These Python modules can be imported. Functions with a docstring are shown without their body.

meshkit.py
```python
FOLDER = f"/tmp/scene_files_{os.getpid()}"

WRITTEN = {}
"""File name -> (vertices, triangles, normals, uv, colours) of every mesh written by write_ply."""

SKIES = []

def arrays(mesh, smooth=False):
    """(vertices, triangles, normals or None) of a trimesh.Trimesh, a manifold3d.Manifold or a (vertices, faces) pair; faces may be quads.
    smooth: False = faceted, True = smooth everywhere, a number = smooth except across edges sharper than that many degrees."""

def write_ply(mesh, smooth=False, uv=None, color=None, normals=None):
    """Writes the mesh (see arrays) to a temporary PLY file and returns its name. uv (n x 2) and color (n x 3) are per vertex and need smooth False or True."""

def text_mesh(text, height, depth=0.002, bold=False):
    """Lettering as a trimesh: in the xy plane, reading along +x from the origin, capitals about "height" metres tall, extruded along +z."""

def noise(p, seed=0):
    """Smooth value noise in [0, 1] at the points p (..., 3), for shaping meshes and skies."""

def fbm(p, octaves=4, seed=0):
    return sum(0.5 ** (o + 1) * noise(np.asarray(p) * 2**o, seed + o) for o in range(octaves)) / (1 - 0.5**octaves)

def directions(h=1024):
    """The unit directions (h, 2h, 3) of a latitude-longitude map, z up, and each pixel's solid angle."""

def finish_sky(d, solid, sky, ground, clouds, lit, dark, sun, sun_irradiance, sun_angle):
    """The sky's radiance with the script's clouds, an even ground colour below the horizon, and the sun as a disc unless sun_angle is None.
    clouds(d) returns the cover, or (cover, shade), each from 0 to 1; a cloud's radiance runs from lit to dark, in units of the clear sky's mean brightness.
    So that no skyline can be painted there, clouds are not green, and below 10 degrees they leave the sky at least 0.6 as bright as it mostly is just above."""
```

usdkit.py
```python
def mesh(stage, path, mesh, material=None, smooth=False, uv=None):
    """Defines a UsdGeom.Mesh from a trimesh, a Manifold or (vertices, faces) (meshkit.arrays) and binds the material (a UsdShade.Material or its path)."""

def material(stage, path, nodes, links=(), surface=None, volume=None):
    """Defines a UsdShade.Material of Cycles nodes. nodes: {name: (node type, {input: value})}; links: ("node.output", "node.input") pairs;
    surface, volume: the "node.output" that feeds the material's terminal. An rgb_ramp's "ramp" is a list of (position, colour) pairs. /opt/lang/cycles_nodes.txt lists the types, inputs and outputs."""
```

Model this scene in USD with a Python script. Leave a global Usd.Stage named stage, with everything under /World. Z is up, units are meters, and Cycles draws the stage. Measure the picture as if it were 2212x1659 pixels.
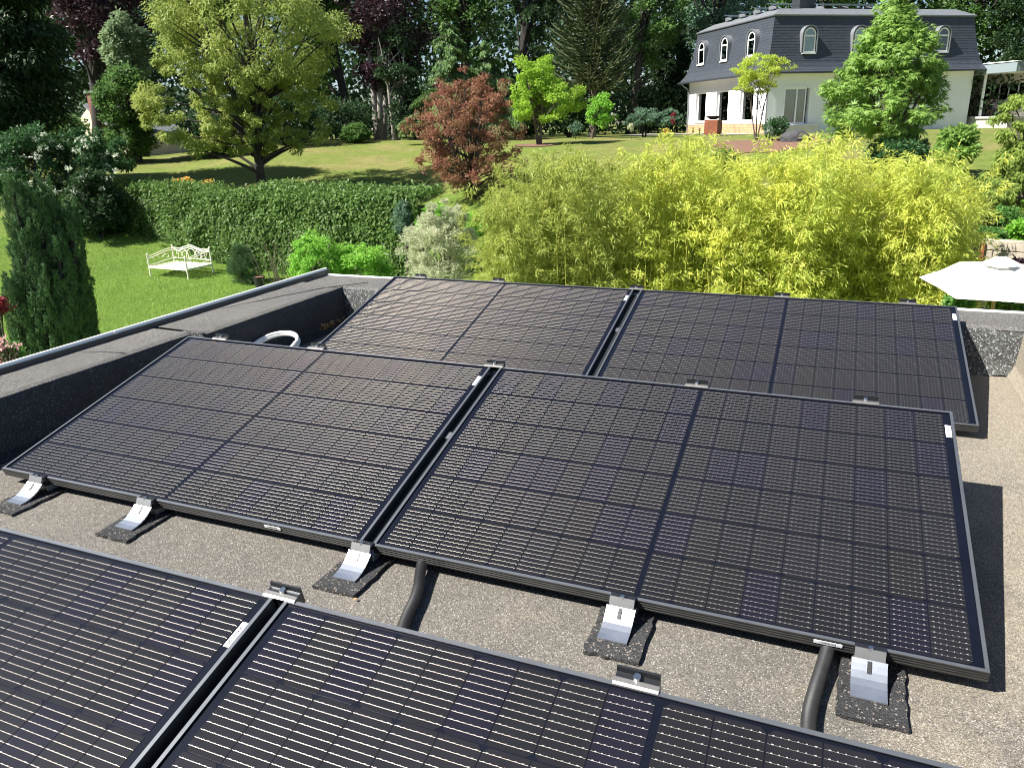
import math, random
import numpy as np, trimesh, usdkit, meshkit
from pxr import Usd, UsdGeom, UsdLux, UsdShade, Gf, Sdf, Vt
from shapely.geometry import Polygon, box as sbox

stage = Usd.Stage.CreateInMemory()
UsdGeom.SetStageUpAxis(stage, UsdGeom.Tokens.z)
UsdGeom.Xform.Define(stage, '/World')
UsdGeom.Scope.Define(stage, '/World/Looks')
PI = math.pi

# ------------------------------------------------------------------ camera, sky, sun, exposure
C = np.array([1.296, -1.836, 1.369])
YAW, PITCH, ROLL, FPX = -0.40042, 0.33009, -0.02965, 1889.16 / 1.15280
cy, sy, cp, sp = math.cos(YAW), math.sin(YAW), math.cos(PITCH), math.sin(PITCH)
FW = np.array([sy * cp, cy * cp, -sp]); r0 = np.array([cy, -sy, 0.0]); u0 = np.cross(r0, FW)
RT = math.cos(ROLL) * r0 + math.sin(ROLL) * u0
UP = -math.sin(ROLL) * r0 + math.cos(ROLL) * u0
cam = UsdGeom.Camera.Define(stage, '/World/camera')
cam.CreateHorizontalApertureAttr(36.0); cam.CreateVerticalApertureAttr(27.0)
cam.CreateFocalLengthAttr(36.0 * FPX / 2212.0)
cam.CreateClippingRangeAttr(Gf.Vec2f(0.05, 2000))
EXPOSURE = 1.3
cam.CreateExposureAttr(EXPOSURE)
m4 = np.eye(4); m4[0, :3] = RT; m4[1, :3] = UP; m4[2, :3] = -FW; m4[3, :3] = C
cam.AddTransformOp().Set(Gf.Matrix4d(m4.tolist()))
SAZ, SEL = -2.277, 0.838
SUN = np.array([math.cos(SEL) * math.sin(SAZ), math.cos(SEL) * math.cos(SAZ), math.sin(SEL)])
sky = UsdLux.DomeLight.Define(stage, '/World/sky')
skym = usdkit.material(stage, '/World/Looks/sky', {
    'sky': ('sky_texture', {'sky_type': 'single_scattering', 'sun_disc': False, 'sun_elevation': SEL, 'sun_rotation': SAZ, 'air_density': 0.85, 'aerosol_density': 0.35, 'ozone_density': 1.5}),
    'bg': ('background_shader', {'strength': 0.05})}, [('sky.color', 'bg.color')], surface='bg.background')
UsdShade.MaterialBindingAPI.Apply(sky.GetPrim()).Bind(skym)
sun = UsdLux.DistantLight.Define(stage, '/World/sun')
sun.CreateIntensityAttr(1.25); sun.CreateAngleAttr(0.5); sun.CreateColorAttr(Gf.Vec3f(1.0, 0.965, 0.90)); sun.CreateNormalizeAttr(True)
zax = SUN; xax = np.cross([0, 0, 1.0], zax); xax /= np.linalg.norm(xax); yax = np.cross(zax, xax)
m4 = np.eye(4); m4[0, :3] = xax; m4[1, :3] = yax; m4[2, :3] = zax
sun.AddTransformOp().Set(Gf.Matrix4d(m4.tolist()))

# ------------------------------------------------------------------ helpers
used = {}
def path_for(parent, name):
    base = parent.GetPath().pathString if parent is not None else '/World'
    k = (base, name); n = used.get(k, 0); used[k] = n + 1
    return f'{base}/{name}' + (f'_{n:03d}' if n else '')
def tag(p, label=None, cat=None, group=None, kind=None):
    p = p.GetPrim() if hasattr(p, 'GetPrim') else p
    for k, v in (('label', label), ('category', cat), ('group', group), ('kind', kind)):
        if v: p.SetCustomDataByKey(k, v)
    return p
def thing(name, label, cat, loc=(0, 0, 0), rotz=0.0, group=None, mat=None):
    x = UsdGeom.Xform.Define(stage, path_for(None, name))
    if mat is None:
        c, s = math.cos(rotz), math.sin(rotz)
        mat = np.array([[c, s, 0, 0], [-s, c, 0, 0], [0, 0, 1, 0], [*map(float, loc), 1]])
    x.AddTransformOp().Set(Gf.Matrix4d(np.asarray(mat, float).tolist()))
    return tag(x, label, cat, group)
def copy_of(src, name, label, mat, group=None):
    x = UsdGeom.Xform.Define(stage, path_for(None, name))
    x.GetPrim().GetReferences().AddInternalReference(src.GetPath())
    x.GetPrim().SetInstanceable(True)
    x.MakeMatrixXform().Set(Gf.Matrix4d(np.asarray(mat, float).tolist()))
    return tag(x, label, src.GetCustomData()['category'], group or src.GetCustomData().get('group'))
def obj(name, mesh, mat, parent=None, smooth=False, label=None, kind=None):
    if isinstance(mesh, MB): mesh = mesh.mesh()
    m = usdkit.mesh(stage, path_for(parent, name), mesh, MAT[mat] if isinstance(mat, str) else mat, smooth=smooth)
    if label or kind: tag(m, label, None, None, kind)
    return m.GetPrim()
class MB:
    def __init__(s): s.v, s.f, s.n = [], [], 0
    def add(s, v, f):
        v = np.asarray(v, float); f = np.asarray(f, int)
        if f.shape[1] == 4: f = np.vstack([f[:, [0, 1, 2]], f[:, [0, 2, 3]]])
        s.v.append(v); s.f.append(f + s.n); s.n += len(v); return s
    def tm(s, m): return s.add(m.vertices, m.faces)
    def box(s, c, size, R=None, bev=0.0):
        hx, hy, hz = np.array(size) / 2.0
        if bev:
            b = bev; pts = []
            for sx in (-1, 1):
                for sy_ in (-1, 1):
                    for sz in (-1, 1):
                        pts += [(sx * (hx - b), sy_ * (hy - b), sz * hz), (sx * (hx - b), sy_ * hy, sz * (hz - b)), (sx * hx, sy_ * (hy - b), sz * (hz - b))]
            m = trimesh.convex.convex_hull(np.array(pts)); v, f = np.array(m.vertices), np.array(m.faces)
        else:
            v = np.array([[x, y, z] for x in (-hx, hx) for y in (-hy, hy) for z in (-hz, hz)])
            f = np.array([[0, 1, 3, 2], [4, 6, 7, 5], [0, 4, 5, 1], [2, 3, 7, 6], [0, 2, 6, 4], [1, 5, 7, 3]])
        if R is not None: v = v @ np.asarray(R).T
        return s.add(v + np.array(c), f)
    def bx(s, x0, x1, y0, y1, z0, z1, bev=0.0):
        return s.box(((x0 + x1) / 2, (y0 + y1) / 2, (z0 + z1) / 2), (x1 - x0, y1 - y0, z1 - z0), None, bev)
    def tube(s, pts, r, n=6, cap=True):
        pts = np.asarray(pts, float); k = len(pts); r = np.broadcast_to(np.asarray(r, float), (k,))
        t = np.gradient(pts, axis=0); t /= np.maximum(np.linalg.norm(t, axis=1, keepdims=True), 1e-9)
        ref = np.array([0, 0, 1.0]) if abs(t[:, 2]).mean() < 0.8 else np.array([1.0, 0.1, 0])
        a = np.cross(t, ref); a /= np.maximum(np.linalg.norm(a, axis=1, keepdims=True), 1e-9); b = np.cross(t, a)
        th = np.arange(n) / n * 2 * PI
        v = (pts[:, None] + r[:, None, None] * (np.cos(th)[None, :, None] * a[:, None] + np.sin(th)[None, :, None] * b[:, None])).reshape(-1, 3)
        i, j = np.meshgrid(np.arange(k - 1), np.arange(n), indexing='ij'); i, j = i.ravel(), j.ravel(); j2 = (j + 1) % n
        f = np.stack([i * n + j, i * n + j2, (i + 1) * n + j2, (i + 1) * n + j], 1)
        s.add(v, f[:, ::-1])
        if cap:
            for o, fl in ((0, 1), ((k - 1) * n, -1)):
                s.f.append(np.array([[o, o + q, o + q + 1][::fl] for q in range(1, n - 1)]) + s.n - len(v))
        return s
    def prism(s, poly2, h0, h1, M=None):
        """polygon (shapely) in local xy extruded along local z from h0 to h1; M 4x4 maps local to parent"""
        m = trimesh.creation.extrude_polygon(poly2, h1 - h0, engine='earcut'); m.apply_translation([0, 0, h0])
        if M is not None: m.apply_transform(M)
        return s.tm(m)
    def profile(s, pts, x0, x1, closed=True):
        """closed (y, z) profile swept along x"""
        return s.prism(Polygon(pts), x0, x1, np.array([[0, 0, 1, 0], [1, 0, 0, 0], [0, 1, 0, 0], [0, 0, 0, 1.0]]))
    def mesh(s): return (np.vstack(s.v), np.vstack(s.f))
MAT = {}
def mat(name, nodes, links, surface): MAT[name] = usdkit.material(stage, '/World/Looks/' + name, nodes, links, surface=surface)
def plain(name, col, rough=0.5, metal=0.0, spec=0.5, var=0.12, scale=6.0, coat=0.0, bump=0.0, bscale=80.0):
    """a paint, metal or stone with a soft irregular tone and fine relief"""
    col = np.array(col, float)
    n = {'tc': ('texture_coordinate', {}), 'ns': ('noise_texture', {'scale': scale, 'detail': 5, 'roughness': 0.6}),
         'rp': ('rgb_ramp', {'ramp': [(0.25, col * (1 - var)), (0.75, np.minimum(col * (1 + var), 0.95))]}),
         'p': ('principled_bsdf', {'roughness': rough, 'metallic': metal, 'specular_ior_level': spec, 'coat_weight': coat, 'coat_roughness': 0.1})}
    l = [('tc.object', 'ns.vector'), ('ns.fac', 'rp.fac'), ('rp.color', 'p.base_color')]
    if bump:
        n |= {'n2': ('noise_texture', {'scale': bscale, 'detail': 3}), 'b': ('bump', {'strength': bump, 'distance': 0.01})}
        l += [('tc.object', 'n2.vector'), ('n2.fac', 'b.height'), ('b.normal', 'p.normal')]
    mat(name, n, l, 'p.BSDF')
def leafmat(name, cols, trans=0.35, rough=0.5, spec=0.22, clump=0.6, gain=1.85):
    """foliage: tone differs from leaf to leaf and from bough to bough"""
    cols = [np.minimum((np.array(c) + np.array([0, 0, .075]) * c[1]) * gain, 0.85) for c in cols]; k = len(cols); ramp = [(0.05 + 0.9 * i / max(k - 1, 1), np.array(c, float)) for i, c in enumerate(cols)]
    mat(name, {'g': ('geometry', {}), 'ns': ('noise_texture', {'scale': clump, 'detail': 3, 'roughness': 0.6}),
               'mx': ('mix_float', {'fac': 0.5}), 'rp': ('rgb_ramp', {'ramp': ramp}), 'hs': ('hsv', {'saturation': 1.0, 'value': 1.35}),
               'p': ('principled_bsdf', {'roughness': rough, 'specular_ior_level': spec}), 't': ('translucent_bsdf', {}), 'm': ('mix_closure', {'fac': trans})},
        [('g.position', 'ns.vector'), ('ns.fac', 'mx.a'), ('g.random_per_island', 'mx.b'), ('mx.result', 'rp.fac'), ('rp.color', 'p.base_color'), ('rp.color', 'hs.color'),
         ('hs.color', 't.color'), ('p.BSDF', 'm.closure1'), ('t.BSDF', 'm.closure2')], 'm.closure')

# camera-based placing: pixels of a 2212-wide view -> bearings; everything is then stood on the terrain at a real distance
def ray(u, v): return FW + RT * (u - 1106.0) / FPX + UP * (829.5 - v) / FPX
def bearing(u, v): d = ray(u, v); return math.atan2(d[0], d[1])
def spot(u, v, d):
    r = ray(u, v); h = math.hypot(r[0], r[1]); return C[:2] + r[:2] / h * d
def high(u, v, d): r = ray(u, v); return C[2] + r[2] / math.hypot(r[0], r[1]) * d
RH = np.array([cy, -sy, 0.0]); FH = np.array([sy, cy, 0.0])
def gard(X, Z, z=0.0): p = C + X * RH + Z * FH; return np.array([p[0], p[1], z])
def smooth01(x): x = np.clip(x, 0, 1); return x * x * (3 - 2 * x)
def ground(x, y):
    x, y = np.asarray(x, float), np.asarray(y, float)
    dx, dy = x - C[0], y - C[1]; d = np.hypot(dx, dy); az = np.degrees(np.arctan2(dx, dy)) 
    left = np.interp(d, [0, 27, 30, 36, 44, 52, 60, 90, 400], [-3.0, -2.95, -2.35, -1.3, -0.1, 0.5, 0.6, 0.6, -1.0])
    mid = np.interp(d, [0, 17, 24, 31, 38, 45, 60, 400], [-3.0, -3.0, -2.3, -1.0, 0.2, 0.42, 0.35, -1.0])
    right = np.interp(d, [0, 16.25, 16.45, 22, 30, 37, 45, 60, 400], [-3.0, -3.0, -0.95, -0.7, -0.1, 0.38, 0.35, 0.22, -1.0])
    a1 = smooth01((az + 31) / 9.0); a2 = smooth01((az + 14) / 14.0)
    z = left * (1 - a1) + mid * a1
    z = z * (1 - a2) + right * a2
    z = z - 0.45 * smooth01((-az - 39) / 8.0) * smooth01((d - 30) / 10.0) * (az > -120)
    return z + 0.05 * (meshkit.noise(np.stack([x * 0.35, y * 0.35, 0 * x], -1)) - 0.5) * smooth01((d - 8) / 10)
def G(u, v, d): p = spot(u, v, d); return np.array([p[0], p[1], float(ground(p[0], p[1]))])

# ------------------------------------------------------------------ materials of the roof
def felt(name, c0, c1, grit, gritcol, scale=260.0, stain=None, bump=0.35):
    n = {'g': ('geometry', {}), 'big': ('noise_texture', {'scale': 1.7, 'detail': 6, 'roughness': 0.62}), 'mid': ('noise_texture', {'scale': 38.0, 'detail': 4, 'roughness': 0.7}),
         'rb': ('rgb_ramp', {'ramp': [(0.3, c0), (0.7, c1)]}), 'v': ('voronoi_texture', {'scale': scale, 'randomness': 1.0}), 'sc': ('separate_color', {}),
         'rg': ('rgb_ramp', {'ramp': [(0.0, (0.35, 0.35, 0.35)), (0.45, (0.8, 0.8, 0.8)), (0.8, (1.15, 1.13, 1.1)), (1.0, (1.6, 1.55, 1.45))]}),
         'mm': ('mix_color', {'blend_type': 'multiply', 'fac': 1.0, 'use_clamp': False, 'use_clamp_result': False}),
         'v2': ('voronoi_texture', {'scale': scale * 0.8, 'randomness': 1.0}), 's2': ('separate_color', {}), 'gt': ('math', {'math_type': 'greater_than', 'value2': 1.0 - grit}),
         'mg': ('mix_color', {'blend_type': 'mix', 'b': gritcol}), 'rm': ('rgb_ramp', {'ramp': [(0.3, (0.86, 0.86, 0.87)), (0.7, (1.1, 1.09, 1.08))]}),
         'm2': ('mix_color', {'blend_type': 'multiply', 'fac': 1.0, 'use_clamp': False, 'use_clamp_result': False}),
         'b': ('bump', {'strength': bump, 'distance': 0.006}), 'p': ('principled_bsdf', {'roughness': 0.85, 'specular_ior_level': 0.3})}
    l = [('g.position', 'big.vector'), ('g.position', 'mid.vector'), ('g.position', 'v.vector'), ('g.position', 'v2.vector'), ('big.fac', 'rb.fac'), ('v.color', 'sc.color'), ('sc.r', 'rg.fac'),
         ('rb.color', 'mm.a'), ('rg.color', 'mm.b'), ('mid.fac', 'rm.fac'), ('mm.result', 'm2.a'), ('rm.color', 'm2.b'), ('v2.color', 's2.color'), ('s2.g', 'gt.value1'), ('gt.value', 'mg.fac'), ('m2.result', 'mg.a'),
         ('v.distance', 'b.height'), ('b.normal', 'p.normal'), ('mg.result', 'p.base_color')]
    if stain is not None:
        n |= {'st': ('noise_texture', {'scale': 2.6, 'detail': 7, 'roughness': 0.7}), 'sx': ('separate_xyz', {}), 'mr': ('map_range', {'from_min': 1.2, 'from_max': 2.1, 'to_min': 0.0, 'to_max': 0.42, 'clamp': True}),
              'ad': ('math', {'math_type': 'add'}), 'rs': ('rgb_ramp', {'ramp': [(0.58, (0, 0, 0)), (0.9, (0.85, 0.85, 0.85))]}), 'ms': ('mix_color', {'blend_type': 'mix', 'b': stain})}
        l = [x for x in l if x[1] != 'mm.a'] + [('g.position', 'st.vector'), ('g.position', 'sx.vector'), ('sx.x', 'mr.value'), ('mr.result', 'ad.value1'), ('st.fac', 'ad.value2'), ('ad.value', 'rs.fac'), ('rs.color', 'ms.fac'), ('rb.color', 'ms.a'), ('ms.result', 'mm.a')]
    mat(name, n, l, 'p.BSDF')
felt('roof_felt', (0.128, 0.120, 0.107), (0.172, 0.158, 0.138), 0.05, (0.36, 0.345, 0.31), 430, (0.285, 0.250, 0.195))
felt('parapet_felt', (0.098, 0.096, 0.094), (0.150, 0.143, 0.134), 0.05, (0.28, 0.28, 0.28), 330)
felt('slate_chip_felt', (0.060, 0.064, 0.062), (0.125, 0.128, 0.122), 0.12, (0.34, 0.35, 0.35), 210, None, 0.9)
felt('shade_dark_felt', (0.030, 0.030, 0.031), (0.048, 0.047, 0.046), 0.03, (0.16, 0.16, 0.16), 330)  # parapet felt darkened: the shade on the left inner face is in its colour
felt('pad_felt', (0.035, 0.036, 0.038), (0.055, 0.055, 0.057), 0.06, (0.26, 0.22, 0.19), 300, None, 0.6)
plain('edge_metal', (0.78, 0.79, 0.77), 0.4, 0.1, var=0.08)
plain('render_wall', (0.62, 0.60, 0.56), 0.8, var=0.06, bump=0.2)
plain('black_alu', (0.075, 0.078, 0.082), 0.32, 0.85, var=0.12, scale=20)
plain('frame_side', (0.030, 0.030, 0.028), 0.45, 0.3, var=0.45, scale=9)
plain('frame_lip_sky_tone', (0.30, 0.31, 0.32), 0.38, 0.85, var=0.12, scale=14)
plain('clamp_alu', (0.24, 0.232, 0.22), 0.45, 0.7, var=0.12, scale=30)
plain('backsheet', (0.004, 0.005, 0.010), 0.35, spec=0.2, var=0.2, coat=0.45)
plain('silver_alu', (0.56, 0.59, 0.64), 0.36, 0.9, var=0.10, scale=30)
plain('grey_alu', (0.42, 0.42, 0.41), 0.38, 0.85, var=0.1, scale=25)
plain('bolt_steel', (0.75, 0.75, 0.74), 0.25, 1.0, var=0.05)
plain('black_plastic', (0.022, 0.022, 0.023), 0.42, var=0.3, scale=40)
plain('white_plastic', (0.72, 0.71, 0.66), 0.45, var=0.05)
plain('sticker', (0.72, 0.75, 0.78), 0.4, var=0.04)
plain('sticker_ink', (0.03, 0.03, 0.035), 0.5)
plain('wire_metal', (0.60, 0.53, 0.44), 0.36, 1.0, var=0.05)
plain('solder', (0.40, 0.39, 0.375), 0.5, 0.3, var=0.3, scale=60)
for i, c in enumerate([(0.0165, 0.0160, 0.0190), (0.0125, 0.0118, 0.0200), (0.0160, 0.0155, 0.0165), (0.0140, 0.0140, 0.0165), (0.0155, 0.0150, 0.0175)]):
    plain(f'solar_cell_tone_{i}', np.array(c) * .72, 0.36, spec=0.22, var=0.16, scale=14, coat=0.32)

# ------------------------------------------------------------------ the flat roof we look over
rng = np.random.default_rng(7)
HP = 0.265
def sweep(prof, y0, y1, step=0.03, amp=0.004, seed=0):
    """open profile (x, z) swept along y, with the unevenness of torched-on felt"""
    prof = np.array(prof, float); L = np.r_[0, np.cumsum(np.linalg.norm(np.diff(prof, axis=0), axis=1))]
    t = np.linspace(0, L[-1], max(int(L[-1] / 0.02), 4)); t = np.unique(np.r_[t, L]); px, pz = np.interp(t, L, prof[:, 0]), np.interp(t, L, prof[:, 1])
    ys = np.linspace(y0, y1, max(int((y1 - y0) / step), 2) + 1); a, b = np.meshgrid(ys, np.arange(len(t)), indexing='ij')
    v = np.stack([px[b], a, pz[b]], -1).reshape(-1, 3)
    v = v + amp * (meshkit.fbm(v * 9.0, 3, seed)[:, None] - 0.5) * np.array([1.0, 0.3, 1.6])
    i, j = np.meshgrid(np.arange(len(ys) - 1), np.arange(len(t) - 1), indexing='ij'); i, j, n = i.ravel(), j.ravel(), len(t)
    return v, np.stack([i * n + j, i * n + j + 1, (i + 1) * n + j + 1, (i + 1) * n + j], 1)
hall = thing('flat_roof_building', 'low building with flat grey felt roof and parapets under the solar panels', 'building')
n = 90; gx, gy = np.meshgrid(np.linspace(-2.12, 2.33, n), np.linspace(-5.0, 2.86, 150), indexing='ij')
gz = 0.010 * (meshkit.fbm(np.stack([gx * 1.3, gy * 1.3, 0 * gx], -1), 3) - 0.5) - 0.002
i, j = np.meshgrid(np.arange(n - 1), np.arange(149), indexing='ij'); i, j = i.ravel(), j.ravel()
obj('roof_deck', MB().add(np.stack([gx, gy, gz], -1).reshape(-1, 3), np.stack([i * 150 + j, (i + 1) * 150 + j, (i + 1) * 150 + j + 1, i * 150 + j + 1], 1)), 'roof_felt', hall, smooth=True)
STEP = 1.42
def ltop(xi): return [(-2.43, HP + 0.003), (xi - 0.04, HP - 0.002), (xi - 0.012, HP - 0.012)]
def lface(xi): return [(xi - 0.012, HP - 0.012), (xi + 0.004, HP - 0.045), (xi + 0.025, 0.07), (xi + 0.045, 0.025), (xi + 0.10, 0.004)]
obj('parapet', MB().add(*sweep(ltop(-2.115), -5.0, STEP, seed=1)).add(*sweep(ltop(-2.02), STEP + 0.03, 2.86, seed=2)), 'parapet_felt', hall, smooth=40, label='left parapet with a wide felt top and a small step')
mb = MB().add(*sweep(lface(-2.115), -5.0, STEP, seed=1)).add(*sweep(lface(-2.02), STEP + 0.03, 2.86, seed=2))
obj('parapet_face', mb, 'shade_dark_felt', hall, smooth=40, label='inner face of the left parapet, its shade put into a blacker felt colour')
q = np.array([(-2.20, STEP, HP - .004), (-2.06, STEP + .012, HP - .004), (-2.03, STEP + .02, HP - .04), (-1.995, STEP + .005, 0.06), (-1.92, STEP - .02, 0.0), (-2.20, STEP - .02, 0.0)])
mb = MB().add(np.vstack([q, q + np.array([0, 0.06, 0.0])]), np.array([[0, 5, 4, 3], [0, 3, 2, 1], [0, 1, 7, 6], [1, 2, 8, 7], [2, 3, 9, 8], [3, 4, 10, 9]]))
obj('parapet_step', mb, 'slate_chip_felt', hall, smooth=40)
HB = 0.256
bp = [(3.19, HB + 0.002), (2.85, HB), (2.826, HB - 0.015)]
fp = [(2.826, HB - 0.015), (2.812, HB - 0.05), (2.795, 0.06), (2.755, 0.008)]
sw = lambda p, x0, x1, s, amp=0.004: (lambda vf: (vf[0][:, [1, 0, 2]], vf[1][:, ::-1]))(sweep(p, x0, x1, seed=s, amp=amp))
obj('parapet', MB().add(*sw(bp, -2.43, 2.75, 3)), 'parapet_felt', hall, smooth=40, label='far parapet top')
obj('parapet_face', MB().add(*sw(fp, -2.05, 2.36, 4, 0.02)), 'slate_chip_felt', hall, smooth=40, label='inner face of the far parapet, rough slate-chip felt')
vf = sweep([(2.75, HP), (2.33, HP - 0.002), (2.305, HP - 0.02), (2.285, 0.06), (2.25, 0.006)], -5.0, 2.83, seed=5)
obj('parapet', MB().add(vf[0], vf[1][:, ::-1]), 'roof_felt', hall, smooth=40, label='right parapet')
# raised metal edging round the outside, in lengths
for k in range(4):
    obj('edge_trim', MB().bx(-2.464, -2.444, -5.0 + k * 2.06, -5.0 + (k + 1) * 2.06 - 0.004, HP - 0.10, HP + 0.046, 0.003), 'edge_metal', hall)
    obj('edge_shade_strip', MB().bx(-2.4435, -2.425, -5.0 + k * 2.06, -5.0 + (k + 1) * 2.06, HP - 0.05, HP + 0.030, 0.003), 'black_plastic', hall)  # black strip drawn in for the shadow behind the raised trim
for k in range(2):
    obj('edge_trim', MB().bx(-2.462 + k * 2.61, -2.462 + (k + 1) * 2.61 - 0.004, 3.192, 3.215, HB - 0.08, HB + 0.011, 0.003), 'edge_metal', hall)
# thin lap seams of the felt
for pts in ([(-2.40, 1.9), (-2.25, 2.35), (-2.12, 2.70), (-1.9, 2.98)], [(-2.38, 0.9), (-2.25, 0.95), (-2.14, 0.97)]):
    P = np.array([(x, y, HP + 0.004) for x, y in pts]); obj('felt_lap', MB().tube(P + np.array([0, 0, -.002]), 0.0028, 5), 'pad_felt', hall)
w = MB(); w.bx(-2.45, -2.42, -5, 3.20, -3.05, HP - 0.03); obj('outer_wall', w, 'render_wall', hall)
w = MB(); w.bx(-2.42, 2.75, 3.17, 3.20, -3.05, HP - 0.03); obj('outer_wall', w, 'render_wall', hall)
w = MB(); w.bx(2.75, 2.78, -5, 3.20, -3.05, HP - 0.03); obj('outer_wall', w, 'render_wall', hall)

# ------------------------------------------------------------------ solar panels
PL, PD, PT, LIP = 1.762, 1.134, 0.034, 0.011
ROWS = {2: (0.0, 0.0, 0.0704, 0.2504, 0.0416), 3: (0.2152, 1.7609, 0.0670, 0.2536, 0.0429), 1: (0.2045, -1.7499, 0.0704, 0.2361, 0.0310)}
def panel_matrix(row, left):
    ox, oy, h, t, g = ROWS[row]; ox = ox - (PL + g if left else 0)
    M = np.eye(4); M[1, :3] = (0, math.cos(t), math.sin(t)); M[2, :3] = (0, -math.sin(t), math.cos(t)); M[3, :3] = (ox, oy, h)
    return M
def row_point(row, x, s, t=0.0):
    return (np.array([x, s, t, 1.0]) @ panel_matrix(row, False))[:3]
G_PANEL = 'black framed solar panels on the flat roof'
pv = thing('solar_panel', 'middle row, right-hand black solar panel, the one with both its long edges in view', 'solar panel', mat=panel_matrix(2, False), group=G_PANEL)
# frame rails: lip on top, grooved outer side
groove = [(0, -PT), (0, -0.029), (0.0016, -0.0275), (0.0016, -0.0235), (0, -0.022), (0, -0.0195), (0.0016, -0.018), (0.0016, -0.0145), (0, -0.013), (0, -0.0105), (0.0016, -0.009), (0.0016, -0.006), (0, -0.0045), (0, -0.0008), (0.0008, 0), (LIP, 0), (LIP, -0.002), (0.0035, -0.003), (0.0035, -PT + 0.002), (0.024, -PT + 0.002), (0.024, -PT)]
g2 = [(0, -PT), (0, -0.0008), (0.0008, 0), (LIP, 0), (LIP, -0.002), (0.0035, -0.003), (0.0035, -PT + 0.002), (0.024, -PT + 0.002), (0.024, -PT)]
obj('frame_rail', MB().profile(groove, 0, PL), 'frame_side', pv)
obj('frame_rail', MB().profile([(PD - y, z) for y, z in g2], 0, PL), 'black_alu', pv)
for flip in (0, 1):
    m = MB().profile(g2, LIP, PD - LIP).mesh(); v = m[0][:, [1, 0, 2]].copy(); f = m[1][:, ::-1]
    if flip: v[:, 0] = PL - v[:, 0]; f = f[:, ::-1]
    obj('frame_rail', (v, f), 'black_alu', pv)
# top lips in a paler metal, the sky reflection put into the colour
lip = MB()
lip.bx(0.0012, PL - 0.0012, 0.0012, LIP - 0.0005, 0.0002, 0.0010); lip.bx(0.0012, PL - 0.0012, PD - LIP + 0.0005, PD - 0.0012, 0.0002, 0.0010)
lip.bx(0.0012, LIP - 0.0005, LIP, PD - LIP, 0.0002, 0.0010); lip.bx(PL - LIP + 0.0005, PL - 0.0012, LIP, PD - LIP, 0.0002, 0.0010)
obj('frame_lip', lip, 'frame_lip_sky_tone', pv)
obj('laminate', MB().bx(0.004, PL - 0.004, 0.004, PD - 0.004, -0.0085, -0.0042), 'backsheet', pv)
PX, PY = 0.0935, 0.1835; CG = 0.013; MX = (PL - 18 * PX - CG) / 2; MY = (PD - 6 * PY) / 2
wires, pads = MB(), MB()
crng = random.Random(3)
def cellpoly(x0, y0, wc, hc, side):
    c = 0.011; a, b = x0 + wc, y0 + hc
    return [(x0 + c, y0), (a, y0), (a, b), (x0 + c, b), (x0, b - c), (x0, y0 + c)] if side == 0 else [(x0, y0), (a - c, y0), (a, y0 + c), (a, b - c), (a - c, b), (x0, b)]
ZT = -0.0034; WIRE = 0.00042
PADX = (0.010, 0.023, 0.036, 0.052, 0.066, 0.081)
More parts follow.
